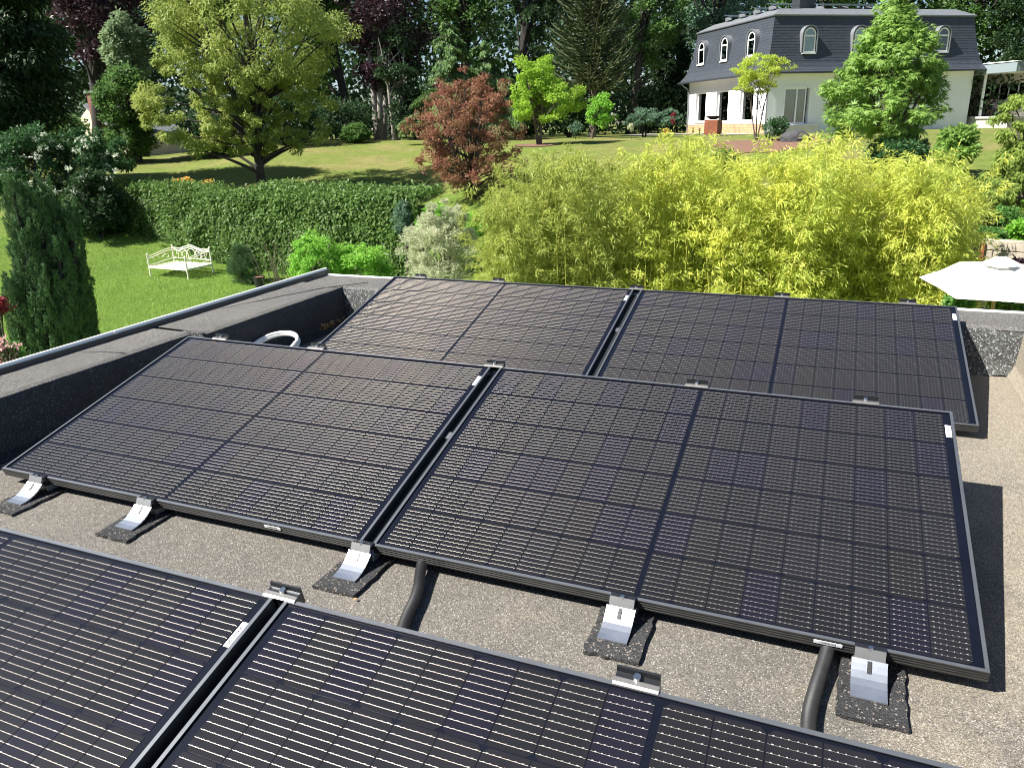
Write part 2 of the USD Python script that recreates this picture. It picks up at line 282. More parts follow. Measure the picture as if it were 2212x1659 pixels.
for r in range(6):
    for c in range(18):
        x0 = MX + c * PX + (CG if c > 8 else 0) + 0.0009; y0 = MY + r * PY + 0.0012; wc, hc = 0.0917, 0.1808
        P = np.array(cellpoly(x0, y0, wc, hc, (c + r) % 2)); k = len(P)
        v = np.vstack([np.c_[P, np.full(k, ZT)], np.c_[P, np.full(k, -0.0043)]])
        f = [[0, q + 1, q + 2] for q in range(k - 2)] + sum(([[q, q + k, (q + 1) % k + k], [q, (q + 1) % k + k, (q + 1) % k]] for q in range(k)), [])
        obj('cell', (v, np.array(f)), f'solar_cell_tone_{crng.choice([0, 0, 3, 3, 4, 4, 1, 2])}', pv)
        for w_ in range(10):
            yw = y0 + 0.0118 + (hc - 0.0236) * w_ / 9
            for pxx in PADX:
                e = 0.0021 if pxx in (PADX[0], PADX[-1]) else 0.0013
                xx = x0 + pxx; pads.add([(xx - e, yw - 0.0012, ZT + .0012), (xx + e, yw - 0.0012, ZT + .0012), (xx + e, yw + 0.0012, ZT + .0012), (xx - e, yw + 0.0012, ZT + .0012)], [[0, 1, 2, 3]])
    for c in range(18):
        xa = MX + c * PX + (CG if c > 8 else 0) + 0.0022; xb = xa + 0.0891
        for w_ in range(10):
            yw = MY + r * PY + 0.0012 + 0.0118 + (0.1808 - 0.0236) * w_ / 9; th = np.linspace(0.1, PI - 0.1, 5); rr = WIRE
            py, pz = yw - rr * np.cos(th), ZT + 0.0001 + rr * np.sin(th)
            v = np.vstack([np.c_[np.full(5, xx), py, pz] for xx in (xa, xb)]); q = np.arange(4)
            wires.add(v, np.stack([q, q + 5, q + 6, q + 1], 1)[:, ::-1])
obj('busbar_wire', wires, 'wire_metal', pv, smooth=True, kind='stuff')
obj('solder_pad', pads, 'solder', pv, kind='stuff')
st = obj('sticker', MB().bx(PL - 0.030, PL - 0.0118, PD - 0.155, PD - 0.085, -0.0042, -0.0032), 'sticker', pv)
bars = MB()
for k in range(14):
    bars.bx(PL - 0.026, PL - 0.018, PD - 0.150 + k * 0.0042, PD - 0.150 + k * 0.0042 + crng.choice([0.0008, 0.0016, 0.0022]), -0.0032, -0.0029)
obj('barcode', bars, 'sticker_ink', st)
st = obj('sticker', MB().bx(1.36, 1.43, -0.0014, -0.0004, -0.019, -0.007), 'sticker', pv)
bars = MB()
for k in range(12):
    bars.bx(1.375 + k * 0.0034, 1.375 + k * 0.0034 + crng.choice([0.0008, 0.0016]), -0.0018, -0.0013, -0.016, -0.010)
obj('barcode', bars, 'sticker_ink', st)
copy_of(pv, 'solar_panel', 'middle row, left-hand black solar panel beside the dark left parapet', panel_matrix(2, True))
copy_of(pv, 'solar_panel', 'far row, right-hand black solar panel in front of the golden bamboo', panel_matrix(3, False))
copy_of(pv, 'solar_panel', 'far row, left-hand black solar panel, farthest from the viewer near the rear roof corner', panel_matrix(3, True))
copy_of(pv, 'solar_panel', 'nearest row, right-hand black solar panel cut off by the bottom of the picture', panel_matrix(1, False))
copy_of(pv, 'solar_panel', 'nearest row, left-hand black solar panel in the bottom left corner', panel_matrix(1, True))

for row, lab in ((1, 'added black rail keeping sun out of the gap between the two nearest panels'), (2, 'added black rail keeping sun out of the gap between the two middle panels'), (3, 'added black rail keeping sun out of the gap between the two farthest panels')):
    o = thing('gap_sun_blocker', lab, 'added sun blocker', mat=panel_matrix(row, False)); g = ROWS[row][4]
    obj('channel', MB().bx(-g + 0.002, -0.002, 0.03, PD - 0.03, -PT - 0.032, -PT + 0.006), 'black_plastic', o); obj('cable_clip', MB().bx(-g + 0.006, -0.012, 0.62, 0.66, -PT + 0.0062, -PT + 0.014), 'grey_alu', o)  # black channel added to stop sunlight falling through the panel gap
# low-edge brackets on felt pads
def curved_plate(path, t):
    p = np.array(path, float); d = np.gradient(p, axis=0); d /= np.linalg.norm(d, axis=1, keepdims=True); nn = np.c_[-d[:, 1], d[:, 0]]
    return [tuple(x) for x in np.vstack([p, (p + nn * t)[::-1]])]
fpath = [(-0.127, 0.010), (-0.105, 0.0115), (-0.085, 0.0155), (-0.066, 0.0225), (-0.048, 0.033), (-0.033, 0.044), (-0.024, 0.052)]
def build_low():
    b = thing('panel_bracket', 'curved silver bracket nearest the right corner of the middle row, beside a black hose', 'bracket', group='silver brackets along the low edge of the middle row')
    prof = curved_plate(fpath, 0.0045)
    pl = Polygon(prof)
    m = MB().profile(prof, -0.042, 0.042)
    obj('foot_plate', m, 'silver_alu', b)
    # slot in the plate: a dark slotted washer recess
    obj('slot', MB().box((0.0, -0.0415, 0.0425), (0.011, 0.032, 0.006), np.array([[1, 0, 0], [0, 0.80, -0.60], [0, 0.60, 0.80]]), 0.0008), 'black_plastic', b)
    up = [(-0.030, 0.049), (-0.024, 0.047), (-0.0095, 0.074), (-0.0155, 0.080)]
    obj('upstand', MB().profile(up, -0.036, 0.036), 'grey_alu', b)
    obj('clamp', MB().profile([(-0.017, 0.0735), (-0.003, 0.0775), (0.008, 0.0765), (0.008, 0.0745), (-0.001, 0.0735), (-0.001, 0.058), (-0.004, 0.058), (-0.006, 0.070), (-0.017, 0.0700)], -0.037, 0.037), 'black_alu', b)
    c = trimesh.creation.cylinder(0.0065, 0.008, sections=10); c.apply_translation([0.0, -0.0125, 0.080]); obj('bolt', MB().tm(c), 'bolt_steel', b)
    obj('strut', MB().bx(-0.036, 0.036, -0.006, 0.05, 0.010, 0.0345, 0.002), 'grey_alu', b)
    return b
def T(x, y, z=0.0, s=1.0):
    M = np.eye(4); M[3, :3] = (x, y, z); return M
low = build_low(); low.GetPrim().GetAttribute('xformOp:transform').Set(Gf.Matrix4d(T(1.495, 0).tolist()))
LOWX = [(0.848, 'curved silver bracket below the centre seam of the right middle panel'), (-0.030, 'curved silver bracket where the two middle-row panels meet'),
        (-0.986, 'curved silver bracket under the left middle panel, second from its left end'), (-1.573, 'curved silver bracket at the left end of the middle row, by the picture edge')]
for x, lab in LOWX: copy_of(low, 'panel_bracket', lab, T(x, 0))
prng = np.random.default_rng(11)
PADLAB = ['black granular felt pad under the rightmost silver bracket', 'black granular felt pad under the bracket below the right panel seam', 'black granular felt pad under the bracket where the panels meet', 'black granular felt pad under the second bracket from the left', 'black granular felt pad under the leftmost bracket']
for k, x in enumerate([1.503, 0.858, -0.028, -0.986, -1.573]):
    xs = np.linspace(-0.078, 0.078, 9); ys = np.linspace(-0.185 - 0.01 * (k == 0), 0.17, 14)
    o = [(a, ys[0]) for a in xs] + [(xs[-1], b) for b in ys[1:]] + [(a, ys[-1]) for a in xs[::-1][1:]] + [(xs[0], b) for b in ys[::-1][1:-1]]
    o = np.array(o) + prng.normal(0, 0.0022, (len(o), 2)) + np.array([x, 0])
    o[:, 0] += (o[:, 1] + 0.1) * 0.06 * (0.5 - k % 2)
    t = thing('felt_pad', PADLAB[k], 'roof pad', group='black felt pads under the brackets')
    m = trimesh.creation.extrude_polygon(Polygon(o), 0.0105, engine='earcut'); m.apply_translation([0, 0, -0.002])
    obj('pad_sheet', MB().tm(m), 'pad_felt', t)
# high-edge clamps on rear posts
def build_high():
    b = thing('rear_clamp', 'clamp with bright bolt over the gap at the high edge of the nearest row', 'clamp', group='clamps along the high edges of the panel rows')
    obj('lip', MB().profile([(PD - 0.010, 0.0012), (PD - 0.010, 0.0036), (PD - 0.004, 0.0060), (PD + 0.006, 0.0065), (PD + 0.006, 0.0012)], -0.045, 0.045), 'clamp_alu', b)
    obj('channel', MB().profile([(PD + 0.0065, -0.030), (PD + 0.0065, 0.0040), (PD + 0.020, 0.0045), (PD + 0.022, 0.0160), (PD + 0.0265, 0.0165), (PD + 0.0265, -0.030)], -0.043, 0.043), 'black_alu', b)
    c = trimesh.creation.cylinder(0.0075, 0.009, sections=12); c.apply_translation([0.0, PD + 0.0118, 0.009]); obj('bolt', MB().tm(c), 'bolt_steel', b)
    obj('post', MB().bx(-0.035, 0.035, PD - 0.012, PD + 0.030, -0.345, -0.036, 0.002), 'silver_alu', b)
    return b
def rowT(row, x):
    M = panel_matrix(row, False); M[3, :3] = row_point(row, x, 0); return M
hi = build_high(); hi.GetPrim().GetAttribute('xformOp:transform').Set(Gf.Matrix4d(rowT(1, -0.016).tolist()))
for row, x, lab in [(1, 0.83, 'clamp with bright bolt on the high edge of the nearest right-hand panel'),
                    (2, -1.59, 'clamp at the left end of the middle row high edge, below the parapet step'), (2, -0.985, 'clamp on the middle row high edge, second from the left, by the hose loop'), (2, -0.031, 'clamp over the gap at the high edge of the middle row'),
                    (2, 0.858, 'clamp on the middle row high edge, just right of the far gap'), (2, 1.478, 'clamp nearest the right end of the middle row high edge'),
                    (3, -1.597, 'clamp on the far row in front of the white-leaved shrub'), (3, -0.99, 'clamp on the far row in front of the left edge of the bamboo'), (3, -0.03, 'clamp over the gap at the high edge of the far row'),
                    (3, 0.85, 'clamp on the far row above the right panel seam'), (3, 1.52, 'clamp nearest the right end of the far row, by the parasol')]:
    copy_of(hi, 'rear_clamp', lab, rowT(row, x))
# black corrugated cable hoses
def hose(pts, lab):
    pts = np.array(pts, float); L = np.r_[0, np.cumsum(np.linalg.norm(np.diff(pts, axis=0), axis=1))]
    t = np.arange(0, L[-1], 0.0026); from scipy.interpolate import CubicSpline
    p = CubicSpline(L, pts)(t); r = 0.0165 + 0.0016 * np.where(np.arange(len(t)) % 2, 1, -1)
    o = thing('cable_hose', lab, 'hose'); obj('corrugated_tube', MB().tube(p, r, 12), 'black_plastic', o, smooth=50)
hose([(0.13, 0.30, 0.03), (0.165, 0.12, 0.03), (0.178, 0.02, 0.035), (0.222, -0.09, 0.02), (0.245, -0.16, 0.017), (0.262, -0.23, 0.017), (0.290, -0.32, 0.017), (0.32, -0.45, 0.017), (0.34, -0.75, 0.017)], 'black corrugated hose running between panel rows, left of centre')
hose([(1.42, 0.30, 0.03), (1.405, 0.12, 0.035), (1.398, 0.02, 0.035), (1.384, -0.07, 0.024), (1.370, -0.16, 0.017), (1.362, -0.24, 0.017), (1.364, -0.32, 0.017), (1.38, -0.45, 0.017), (1.41, -0.75, 0.017)], 'black corrugated hose beside the rightmost silver bracket')
# a coil of white hose in the shade of the parapet
th = np.linspace(0, 2 * PI * 2.05, 90)
coil = np.c_[-1.835 + (0.145 + .006 * np.sin(1.7 * th)) * np.cos(th), 1.77 + 0.17 * np.sin(th), 0.045 + 0.012 * th / 6 + 0.045 * (1 + np.sin(th))]
o = thing('hose_coil', 'loop of white hose lying on the roof behind the left middle panel', 'hose'); obj('white_tube', MB().tube(coil, 0.012, 8), 'white_plastic', o, smooth=True)

# ------------------------------------------------------------------ terrain
def terrain():
    c = []
    az = np.radians(np.linspace(-100, 75, 150))
    d = np.r_[np.linspace(3.0, 15.8, 18), 16.24, 16.46, np.linspace(17, 60, 90), np.linspace(64, 120, 10), 180, 300, 600]
    a, b = np.meshgrid(az, d, indexing='ij')
    x, y = C[0] + b * np.sin(a), C[1] + b * np.cos(a)
    z = ground(x, y); n = len(d); i, j = np.meshgrid(np.arange(len(az) - 1), np.arange(n - 1), indexing='ij'); i, j = i.ravel(), j.ravel()
    return np.stack([x, y, z], -1).reshape(-1, 3), np.stack([i * n + j, i * n + j + 1, (i + 1) * n + j + 1, (i + 1) * n + j], 1)
mat('lawn', {'g': ('geometry', {}), 'n1': ('noise_texture', {'scale': 0.28, 'detail': 5, 'roughness': 0.65}), 'n2': ('noise_texture', {'scale': 9.0, 'detail': 5, 'roughness': 0.75}), 'n3': ('noise_texture', {'scale': 55.0, 'detail': 3, 'roughness': 0.8}),
             'sx': ('separate_xyz', {}), 'mr': ('map_range', {'from_min': -2.9, 'from_max': -0.6, 'to_min': 0.0, 'to_max': 0.40, 'clamp': True}),
             'ad': ('math', {'math_type': 'add'}), 'r1': ('rgb_ramp', {'ramp': [(0.30, (0.112, 0.196, 0.028)), (0.60, (0.128, 0.200, 0.032)), (0.88, (0.170, 0.200, 0.050)), (1.0, (0.225, 0.210, 0.080))]}),
             'r2': ('rgb_ramp', {'ramp': [(0.28, (0.55, 0.58, 0.5)), (0.72, (1.35, 1.32, 1.3))]}), 'r3': ('rgb_ramp', {'ramp': [(0.3, (0.6, 0.62, 0.55)), (0.7, (1.35, 1.32, 1.3))]}),
             'm1': ('mix_color', {'blend_type': 'multiply', 'fac': 0.8, 'use_clamp': False}), 'm2': ('mix_color', {'blend_type': 'multiply', 'fac': 0.8, 'use_clamp': False}),
             'n4': ('noise_texture', {'scale': 1.6, 'detail': 6, 'roughness': 0.75}), 'r4': ('rgb_ramp', {'ramp': [(0.3, (0.68, 0.74, 0.62)), (0.55, (1.0, 1.0, 1.0)), (0.75, (1.28, 1.16, 1.2))]}), 'm4': ('mix_color', {'blend_type': 'multiply', 'fac': 0.9, 'use_clamp': False}), 'bp': ('bump', {'strength': 0.8, 'distance': 0.03}), 'p': ('principled_bsdf', {'roughness': 0.8, 'specular_ior_level': 0.2})},
    [('g.position', 'n1.vector'), ('g.position', 'n2.vector'), ('g.position', 'n3.vector'), ('g.position', 'sx.vector'), ('sx.z', 'mr.value'), ('mr.result', 'ad.value1'), ('n1.fac', 'ad.value2'), ('ad.value', 'r1.fac'), ('n2.fac', 'r2.fac'), ('n3.fac', 'r3.fac'),
     ('r1.color', 'm1.a'), ('r2.color', 'm1.b'), ('m1.result', 'm2.a'), ('r3.color', 'm2.b'), ('g.position', 'n4.vector'), ('n4.fac', 'r4.fac'), ('m2.result', 'm4.a'), ('r4.color', 'm4.b'), ('m4.result', 'p.base_color'), ('n3.fac', 'bp.height'), ('bp.normal', 'p.normal')], 'p.BSDF')
tag(obj('lawn_ground', terrain(), 'lawn', None, smooth=True), kind='structure')

# ------------------------------------------------------------------ foliage tools
def unit(v): return v / np.maximum(np.linalg.norm(v, axis=-1, keepdims=True), 1e-9)
def rdir(r, n): return unit(r.normal(size=(n, 3)))
def leaves(P, A, N, L, Wd, kind='diamond', mb=None):
    """one small leaf per point: A its axis, N roughly its normal, L length, Wd width"""
    mb = mb or MB(); n = len(P)
    if n == 0: return mb
    A = unit(A); B = unit(np.cross(N, A)); N = np.cross(A, B); L = np.broadcast_to(np.asarray(L, float), (n,))[:, None]; Wd = np.broadcast_to(np.asarray(Wd, float), (n,))[:, None]
    if kind == 'tri':
        v = np.stack([P - B * Wd / 2, P + B * Wd / 2, P + A * L], 1); f = np.array([[0, 1, 2]])
    elif kind == 'diamond':
        v = np.stack([P, P + A * L * .45 - B * Wd / 2 + N * L * .06, P + A * L, P + A * L * .45 + B * Wd / 2 + N * L * .06], 1); f = np.array([[0, 1, 2], [0, 2, 3]])
    elif kind == 'lance':
        v = np.stack([P, P + A * L * .35 - B * Wd / 2, P + A * L * .75 - B * Wd * .3 - N * L * .10, P + A * L - N * L * .22, P + A * L * .75 + B * Wd * .3 - N * L * .10, P + A * L * .35 + B * Wd / 2], 1); f = np.array([[0, 1, 5], [1, 2, 4], [1, 4, 5], [2, 3, 4]])
    else:  # star: a five-pointed leaf
        ang = np.radians([-90, -68, -42, -22, 0, 22, 42, 68, 90]); rad = np.array([.62, .30, .85, .32, 1.0, .32, .85, .30, .62])
        v = np.stack([P] + [P + (A * math.cos(t) + B * math.sin(t)) * L * q - N * L * .10 * q for t, q in zip(ang, rad)], 1); f = np.array([[0, k, k + 1] for k in range(1, 9)])
    k = v.shape[1]
    return mb.add(v.reshape(-1, 3), (f[None] + (np.arange(n) * k)[:, None, None]).reshape(-1, 3))
def clumps(r, c, rad, n, shape='round', rough=0.35, seed=0, inner=0.45):
    d = rdir(r, n); rr = inner + (1 - inner) * np.sqrt(r.random(n))
    rr = rr * (1 - rough / 2 + rough * 1.3 * (meshkit.fbm(d * 2.2 + seed * 7.1, 2, seed) - 0.25))
    p = d * rr[:, None]
    if shape == 'cone':
        h = (p[:, 2] + 1) / 2; p[:, :2] *= (1.18 * (1 - h) ** 0.75 + 0.06)[:, None]
    elif shape == 'vase':
        h = (p[:, 2] + 1) / 2; p[:, :2] *= (0.35 + 0.8 * h)[:, None]
    elif shape == 'dome':
        p[:, 2] = np.abs(p[:, 2]) * 1.6 - 0.6
    return np.asarray(c) + p * np.asarray(rad)
def clump_leaves(r, K, rc, n, size, aspect=0.5, droop=0.0, up=0.5, flat=0.7, kind='diamond', mb=None, var=0.35):
    k = r.integers(0, len(K), n); d = rdir(r, n); rad = (r.random(n) ** 0.45)
    P = K[k] + d * rad[:, None] * np.broadcast_to(rc, (len(K),))[k][:, None] * np.array([1, 1, flat])
    A = unit(d * np.array([1, 1, .5]) + rdir(r, n) * 0.8 - np.array([0, 0, droop])); N = unit(d * 0.6 + np.array([0, 0, up + .25]) + rdir(r, n) * 0.55)
    L = size * (1 - var / 2 + var * r.random(n))
    return leaves(P, A, N, L, L * aspect, kind, mb)
def limbs(r, base, top, K, tr, nlimb, mb=None, bend=0.25, split=0.3, twig=0.0):
    """tapered trunk from base to top, limbs to some of the clumps"""
    mb = mb or MB(); base, top = np.asarray(base, float), np.asarray(top, float); t = np.linspace(0, 1, 9)[:, None]
    w = np.cumsum(r.normal(0, 1, (9, 3)) * np.array([1, 1, 0]), 0) * tr * 0.35 * bend / 0.25; w -= w[0]
    tk = base + (top - base) * t + w * t; tk[0, 2] -= 0.15
    rad = tr * np.interp(t[:, 0], [0, .06, .5, 1], [1.35, 1.0, .72, .12]); mb.tube(tk, rad, 8)
    sel = r.permutation(len(K))[:nlimb]
    for q in sel:
        s = np.clip(split + (1 - split) * r.random() * 0.8, 0, 0.92); s = min(s, np.clip((K[q, 2] - base[2]) / max(top[2] - base[2], .1) - 0.12, 0.08, 0.9))
        a = np.array([np.interp(s, t[:, 0], tk[:, i]) for i in range(3)]); b = K[q]; m = (a + b) / 2 + np.array([0, 0, 0.10]) * np.linalg.norm(b - a) + r.normal(0, .06, 3) * np.linalg.norm(b - a)
        u = np.linspace(0, 1, 6)[:, None]; p = (1 - u) ** 2 * a + 2 * u * (1 - u) * m + u * u * b
        mb.tube(p, np.linspace(tr * (0.5 - .3 * s), max(tr * 0.06, 0.008), 6), 5)
    return mb
plain('bark', (0.085, 0.068, 0.052), 0.9, var=0.45, scale=5, bump=0.6, bscale=30)
plain('bark_dark', (0.028, 0.024, 0.020), 0.9, var=0.4, scale=5)
plain('bark_pale', (0.26, 0.235, 0.20), 0.85, var=0.3, scale=5)
leafmat('walnut_leaf', [(0.085, 0.13, 0.025), (0.19, 0.215, 0.040), (0.31, 0.305, 0.062), (0.38, 0.31, 0.075)], 0.4, 0.4)
leafmat('lime_leaf', [(0.115, 0.19, 0.012), (0.235, 0.33, 0.018), (0.34, 0.40, 0.03)], 0.45, 0.4)
leafmat('red_leaf', [(0.13, 0.115, 0.035), (0.26, 0.10, 0.068), (0.36, 0.115, 0.10), (0.48, 0.165, 0.16)], 0.3, 0.5, clump=1.6, gain=1.2)
leafmat('copper_leaf', [(0.014, 0.008, 0.011), (0.040, 0.018, 0.023), (0.085, 0.034, 0.036)], 0.25, 0.45, 0.35, 0.5)
leafmat('forest_leaf', [(0.018, 0.042, 0.010), (0.058, 0.098, 0.016), (0.13, 0.18, 0.028)], 0.42, 0.45, gain=2.6)
leafmat('forest_dark_leaf', [(0.010, 0.022, 0.008), (0.026, 0.050, 0.014), (0.056, 0.092, 0.022)], 0.3, 0.45, gain=2.1)
leafmat('grey_green_leaf', [(0.085, 0.12, 0.055), (0.15, 0.195, 0.085), (0.22, 0.26, 0.12)], 0.35, 0.5)
leafmat('conifer_leaf', [(0.010, 0.020, 0.007), (0.022, 0.038, 0.011), (0.055, 0.060, 0.018)], 0.12, 0.6)
leafmat('cedar_leaf', [(0.045, 0.085, 0.022), (0.095, 0.15, 0.035), (0.15, 0.205, 0.05)], 0.2, 0.6)
leafmat('araucaria_leaf', [(0.026, 0.038, 0.014), (0.05, 0.058, 0.022), (0.075, 0.07, 0.03)], 0.05, 0.5)
leafmat('sweetgum_leaf', [(0.085, 0.140, 0.022), (0.155, 0.240, 0.036), (0.23, 0.325, 0.055)], 0.4, 0.5, 0.25, 1.2)
leafmat('hedge_leaf', [(0.034, 0.060, 0.012), (0.078, 0.128, 0.020), (0.130, 0.190, 0.036)], 0.32, 0.45, 0.3, 1.2, 2.3)
leafmat('shrub_leaf', [(0.095, 0.200, 0.016), (0.170, 0.310, 0.022), (0.235, 0.380, 0.035)], 0.4, 0.4, clump=1.5)
leafmat('cream_leaf', [(0.20, 0.27, 0.08), (0.60, 0.60, 0.38), (0.74, 0.73, 0.52), (0.80, 0.78, 0.62)], 0.3, 0.5, clump=2.5, gain=1.0)
leafmat('bamboo_olive_leaf', [(0.11, 0.14, 0.022), (0.25, 0.26, 0.042), (0.42, 0.39, 0.062)], 0.4, 0.4, clump=1.6, gain=2.0)
leafmat('bamboo_gold_leaf', [(0.14, 0.19, 0.026), (0.34, 0.345, 0.048), (0.50, 0.455, 0.070), (0.55, 0.40, 0.07)], 0.42, 0.4, clump=1.5, gain=1.9)
leafmat('maple_leaf', [(0.16, 0.22, 0.018), (0.30, 0.33, 0.03), (0.40, 0.37, 0.04)], 0.45, 0.4, clump=1.4)
leafmat('amber_leaf', [(0.40, 0.24, 0.03), (0.58, 0.38, 0.05), (0.66, 0.44, 0.07)], 0.4, 0.45, clump=2, gain=1.2)
leafmat('cypress_leaf', [(0.018, 0.040, 0.014), (0.046, 0.082, 0.026), (0.095, 0.125, 0.040), (0.12, 0.105, 0.038)], 0.15, 0.6, clump=1.8, gain=2.3)
leafmat('juniper_leaf', [(0.045, 0.085, 0.045), (0.085, 0.135, 0.075), (0.13, 0.18, 0.095)], 0.15, 0.6, clump=1.5)
leafmat('pine_leaf', [(0.035, 0.070, 0.025), (0.075, 0.125, 0.040), (0.12, 0.165, 0.06)], 0.15, 0.55, clump=2.5)
leafmat('viburnum_leaf', [(0.016, 0.042, 0.012), (0.036, 0.080, 0.020), (0.065, 0.125, 0.030)], 0.3, 0.4, clump=1.2)
leafmat('weeping_leaf', [(0.085, 0.125, 0.016), (0.175, 0.225, 0.030), (0.26, 0.29, 0.05)], 0.4, 0.5, clump=1.5)
leafmat('white_petal', [(0.55, 0.60, 0.42), (0.72, 0.74, 0.60)], 0.3, 0.6, gain=1.0)
leafmat('pink_petal', [(0.62, 0.32, 0.30), (0.70, 0.55, 0.45)], 0.3, 0.6, gain=1.0)
leafmat('maroon_leaf', [(0.10, 0.012, 0.018), (0.24, 0.030, 0.035)], 0.35, 0.45)
leafmat('fern_leaf', [(0.05, 0.115, 0.02), (0.105, 0.20, 0.03)], 0.35, 0.45, clump=2)
plain('twig', (0.20, 0.16, 0.11), 0.9, var=0.3)

def crown_box(u0_, v0_, u1_, v1_, d):
    um, vm = (u0_ + u1_) / 2, (v0_ + v1_) / 2; p = spot(um, vm, d)
    zt, zb = high(um, v0_, d), high(um, v1_, d); a, b = spot(u0_, vm, d), spot(u1_, vm, d); rx = np.linalg.norm(a - b) / 2
    return np.array([p[0], p[1], (zt + zb) / 2]), rx, (zt - zb) / 2
def tree(name, label, cat, boxes, d, leaf, nleaf, size, seed, trunk=0.2, shape='round', nclump=90, cl=0.27, bark='bark', base=None, group=None, nlimb=26, aspect=0.5, droop=0.0, kind='diamond',
         rough=0.35, flat=0.7, depth=1.0, split=0.3, inner=0.45, up=0.5, stems=1, topf=0.6, fine=0):
    """a tree or shrub whose crown fills one or more boxes of the view at distance d"""
    r = np.random.default_rng(seed); boxes = boxes if isinstance(boxes[0], (tuple, list)) else [boxes]
    info = [crown_box(*b, d) for b in boxes]; vol = np.array([i[1] ** 2 * i[2] for i in info]) ** 0.7; K, rc = [], []
    for (c, rx, rz), w in zip(info, vol / vol.sum()):
        n = max(int(nclump * w), 6); k = clumps(r, c, (rx * (1 - cl * .55), rx * depth * (1 - cl * .55), rz * (1 - cl * .55)), n, shape, rough, seed, inner); K.append(k); rc.append(np.full(n, cl * min(rx, rz * 1.3)) * (0.65 + 0.7 * r.random(n)))
    K, rc = np.vstack(K), np.concatenate(rc); c0, rx0, rz0 = info[0]
    b = G(*base, d) if base is not None else np.array([c0[0], c0[1], float(ground(c0[0], c0[1]))])
    o = thing(name, label, cat, b, group=group); off = lambda vf: (vf[0] - b, vf[1])
    mb = MB()
    for q in range(stems):
        a = q / max(stems, 1) * 2 * PI + seed; top = np.array([c0[0], c0[1], c0[2] + rz0 * topf]) + (np.array([math.cos(a), math.sin(a), -.1]) * rx0 * 0.45 if stems > 1 else 0)
        limbs(r, b + (np.array([math.cos(a), math.sin(a), 0]) * trunk * 0.9 if stems > 1 else 0), top, K, trunk, max(nlimb // stems, 3), mb, split=split)
    obj('trunk', off(mb.mesh()), bark, o, smooth=True)
    lm = clump_leaves(r, K, rc, nleaf, size, aspect, droop, up, flat, kind)
    obj('crown', off(lm.mesh()), leaf, o)
    return o, K, rc, r

# ------------------------------------------------------------------ the wood behind the lawn
WOOD = 'trees of the wood behind the garden'
tree('copper_beech', 'dark purple beech at the top left, beside the dark conifer', 'tree', [(85, -330, 330, 215)], 57, 'copper_leaf', 11000, 0.30, 21, 0.35, bark='bark_dark', nclump=120, cl=0.22, base=(215, 330))
tree('copper_beech', 'broad dark purple beech on pale stems behind the centre of the lawn', 'tree', [(700, -330, 955, 200), (760, 60, 900, 240)], 57, 'copper_leaf', 17000, 0.28, 22, 0.22, bark='bark_pale', nclump=170, cl=0.20, base=(822, 306), stems=3, split=0.45, rough=0.5)
tree('birch_tree', 'slender pale-barked tree standing right of the purple beech stems', 'tree', (800, 40, 905, 235), 55, 'forest_dark_leaf', 2500, 0.24, 23, 0.15, bark='bark_pale', nclump=30, base=(856, 304), stems=2)
tree('willow_tree', 'pale grey-green tree between the purple beech and the big yellow-green tree', 'tree', [(212, 12, 335, 190)], 54, 'grey_green_leaf', 9000, 0.22, 24, 0.2, nclump=90, cl=0.25, bark='bark_dark', droop=0.6)
tree('forest_tree', 'rounded green tree under the pale grey-green one, behind the small roof', 'tree', [(200, 130, 350, 300)], 50, 'forest_leaf', 9000, 0.22, 25, 0.2, nclump=80, bark='bark_dark')
tree('forest_tree', 'tall green tree on a slanting dark trunk, left of the central purple beech', 'tree', [(520, -380, 790, 130), (600, 60, 740, 220)], 59, 'forest_leaf', 15000, 0.30, 26, 0.32, nclump=130, cl=0.2, bark='bark_dark', base=(765, 312), split=.2, nlimb=34)
tree('forest_tree', 'tall green tree behind the big yellow-green tree', 'tree', [(270, -380, 560, 160)], 62, 'forest_leaf', 13000, 0.34, 27, 0.35, nclump=120, cl=0.22, bark='bark_dark')
tree('forest_tree', 'tall light green tree above the drooping cedar', 'tree', [(905, -380, 1120, 150)], 64, 'forest_leaf', 14000, 0.30, 28, 0.35, nclump=120, cl=0.2, bark='bark_dark', base=(1010, 300))
tree('forest_tree', 'dark tree with twisted bare limbs left of the monkey puzzle', 'tree', [(1075, -380, 1230, 170), (1090, 100, 1200, 220)], 60, 'forest_dark_leaf', 10500, 0.28, 29, 0.28, nclump=110, cl=0.2, bark='bark_dark', base=(1120, 300), nlimb=50, rough=0.6)
tree('forest_tree', 'green tree right behind the monkey puzzle', 'tree', [(1340, -380, 1505, 200)], 64, 'forest_leaf', 12000, 0.30, 30, 0.3, nclump=110, cl=0.2, bark='bark_dark', base=(1360, 290))
tree('forest_tree', 'thin dark tree with layered foliage beside the left end of the house', 'tree', [(1390, 20, 1500, 260)], 68, 'forest_dark_leaf', 9000, 0.26, 31, 0.16, nclump=90, cl=0.24, bark='bark_dark', base=(1385, 285), flat=.35)
tree('pine_tree', 'broad grey-green conifer rising behind the left end of the house roof', 'tree', [(1440, -300, 1680, 150)], 70, 'juniper_leaf', 13000, 0.34, 32, 0.35, nclump=120, cl=0.2, bark='bark_dark', flat=.4)
tree('forest_tree', 'bright green tree rising behind the middle of the house roof', 'tree', [(1620, -300, 1980, 60)], 84, 'forest_leaf', 9000, 0.45, 33, 0.4, nclump=90, cl=0.22, bark='bark_dark')
tree('forest_tree', 'tall green tree behind the right end of the house', 'tree', [(1960, -330, 2290, 210)], 87, 'forest_leaf', 16000, 0.38, 34, 0.4, nclump=130, cl=0.2, bark='bark_dark')
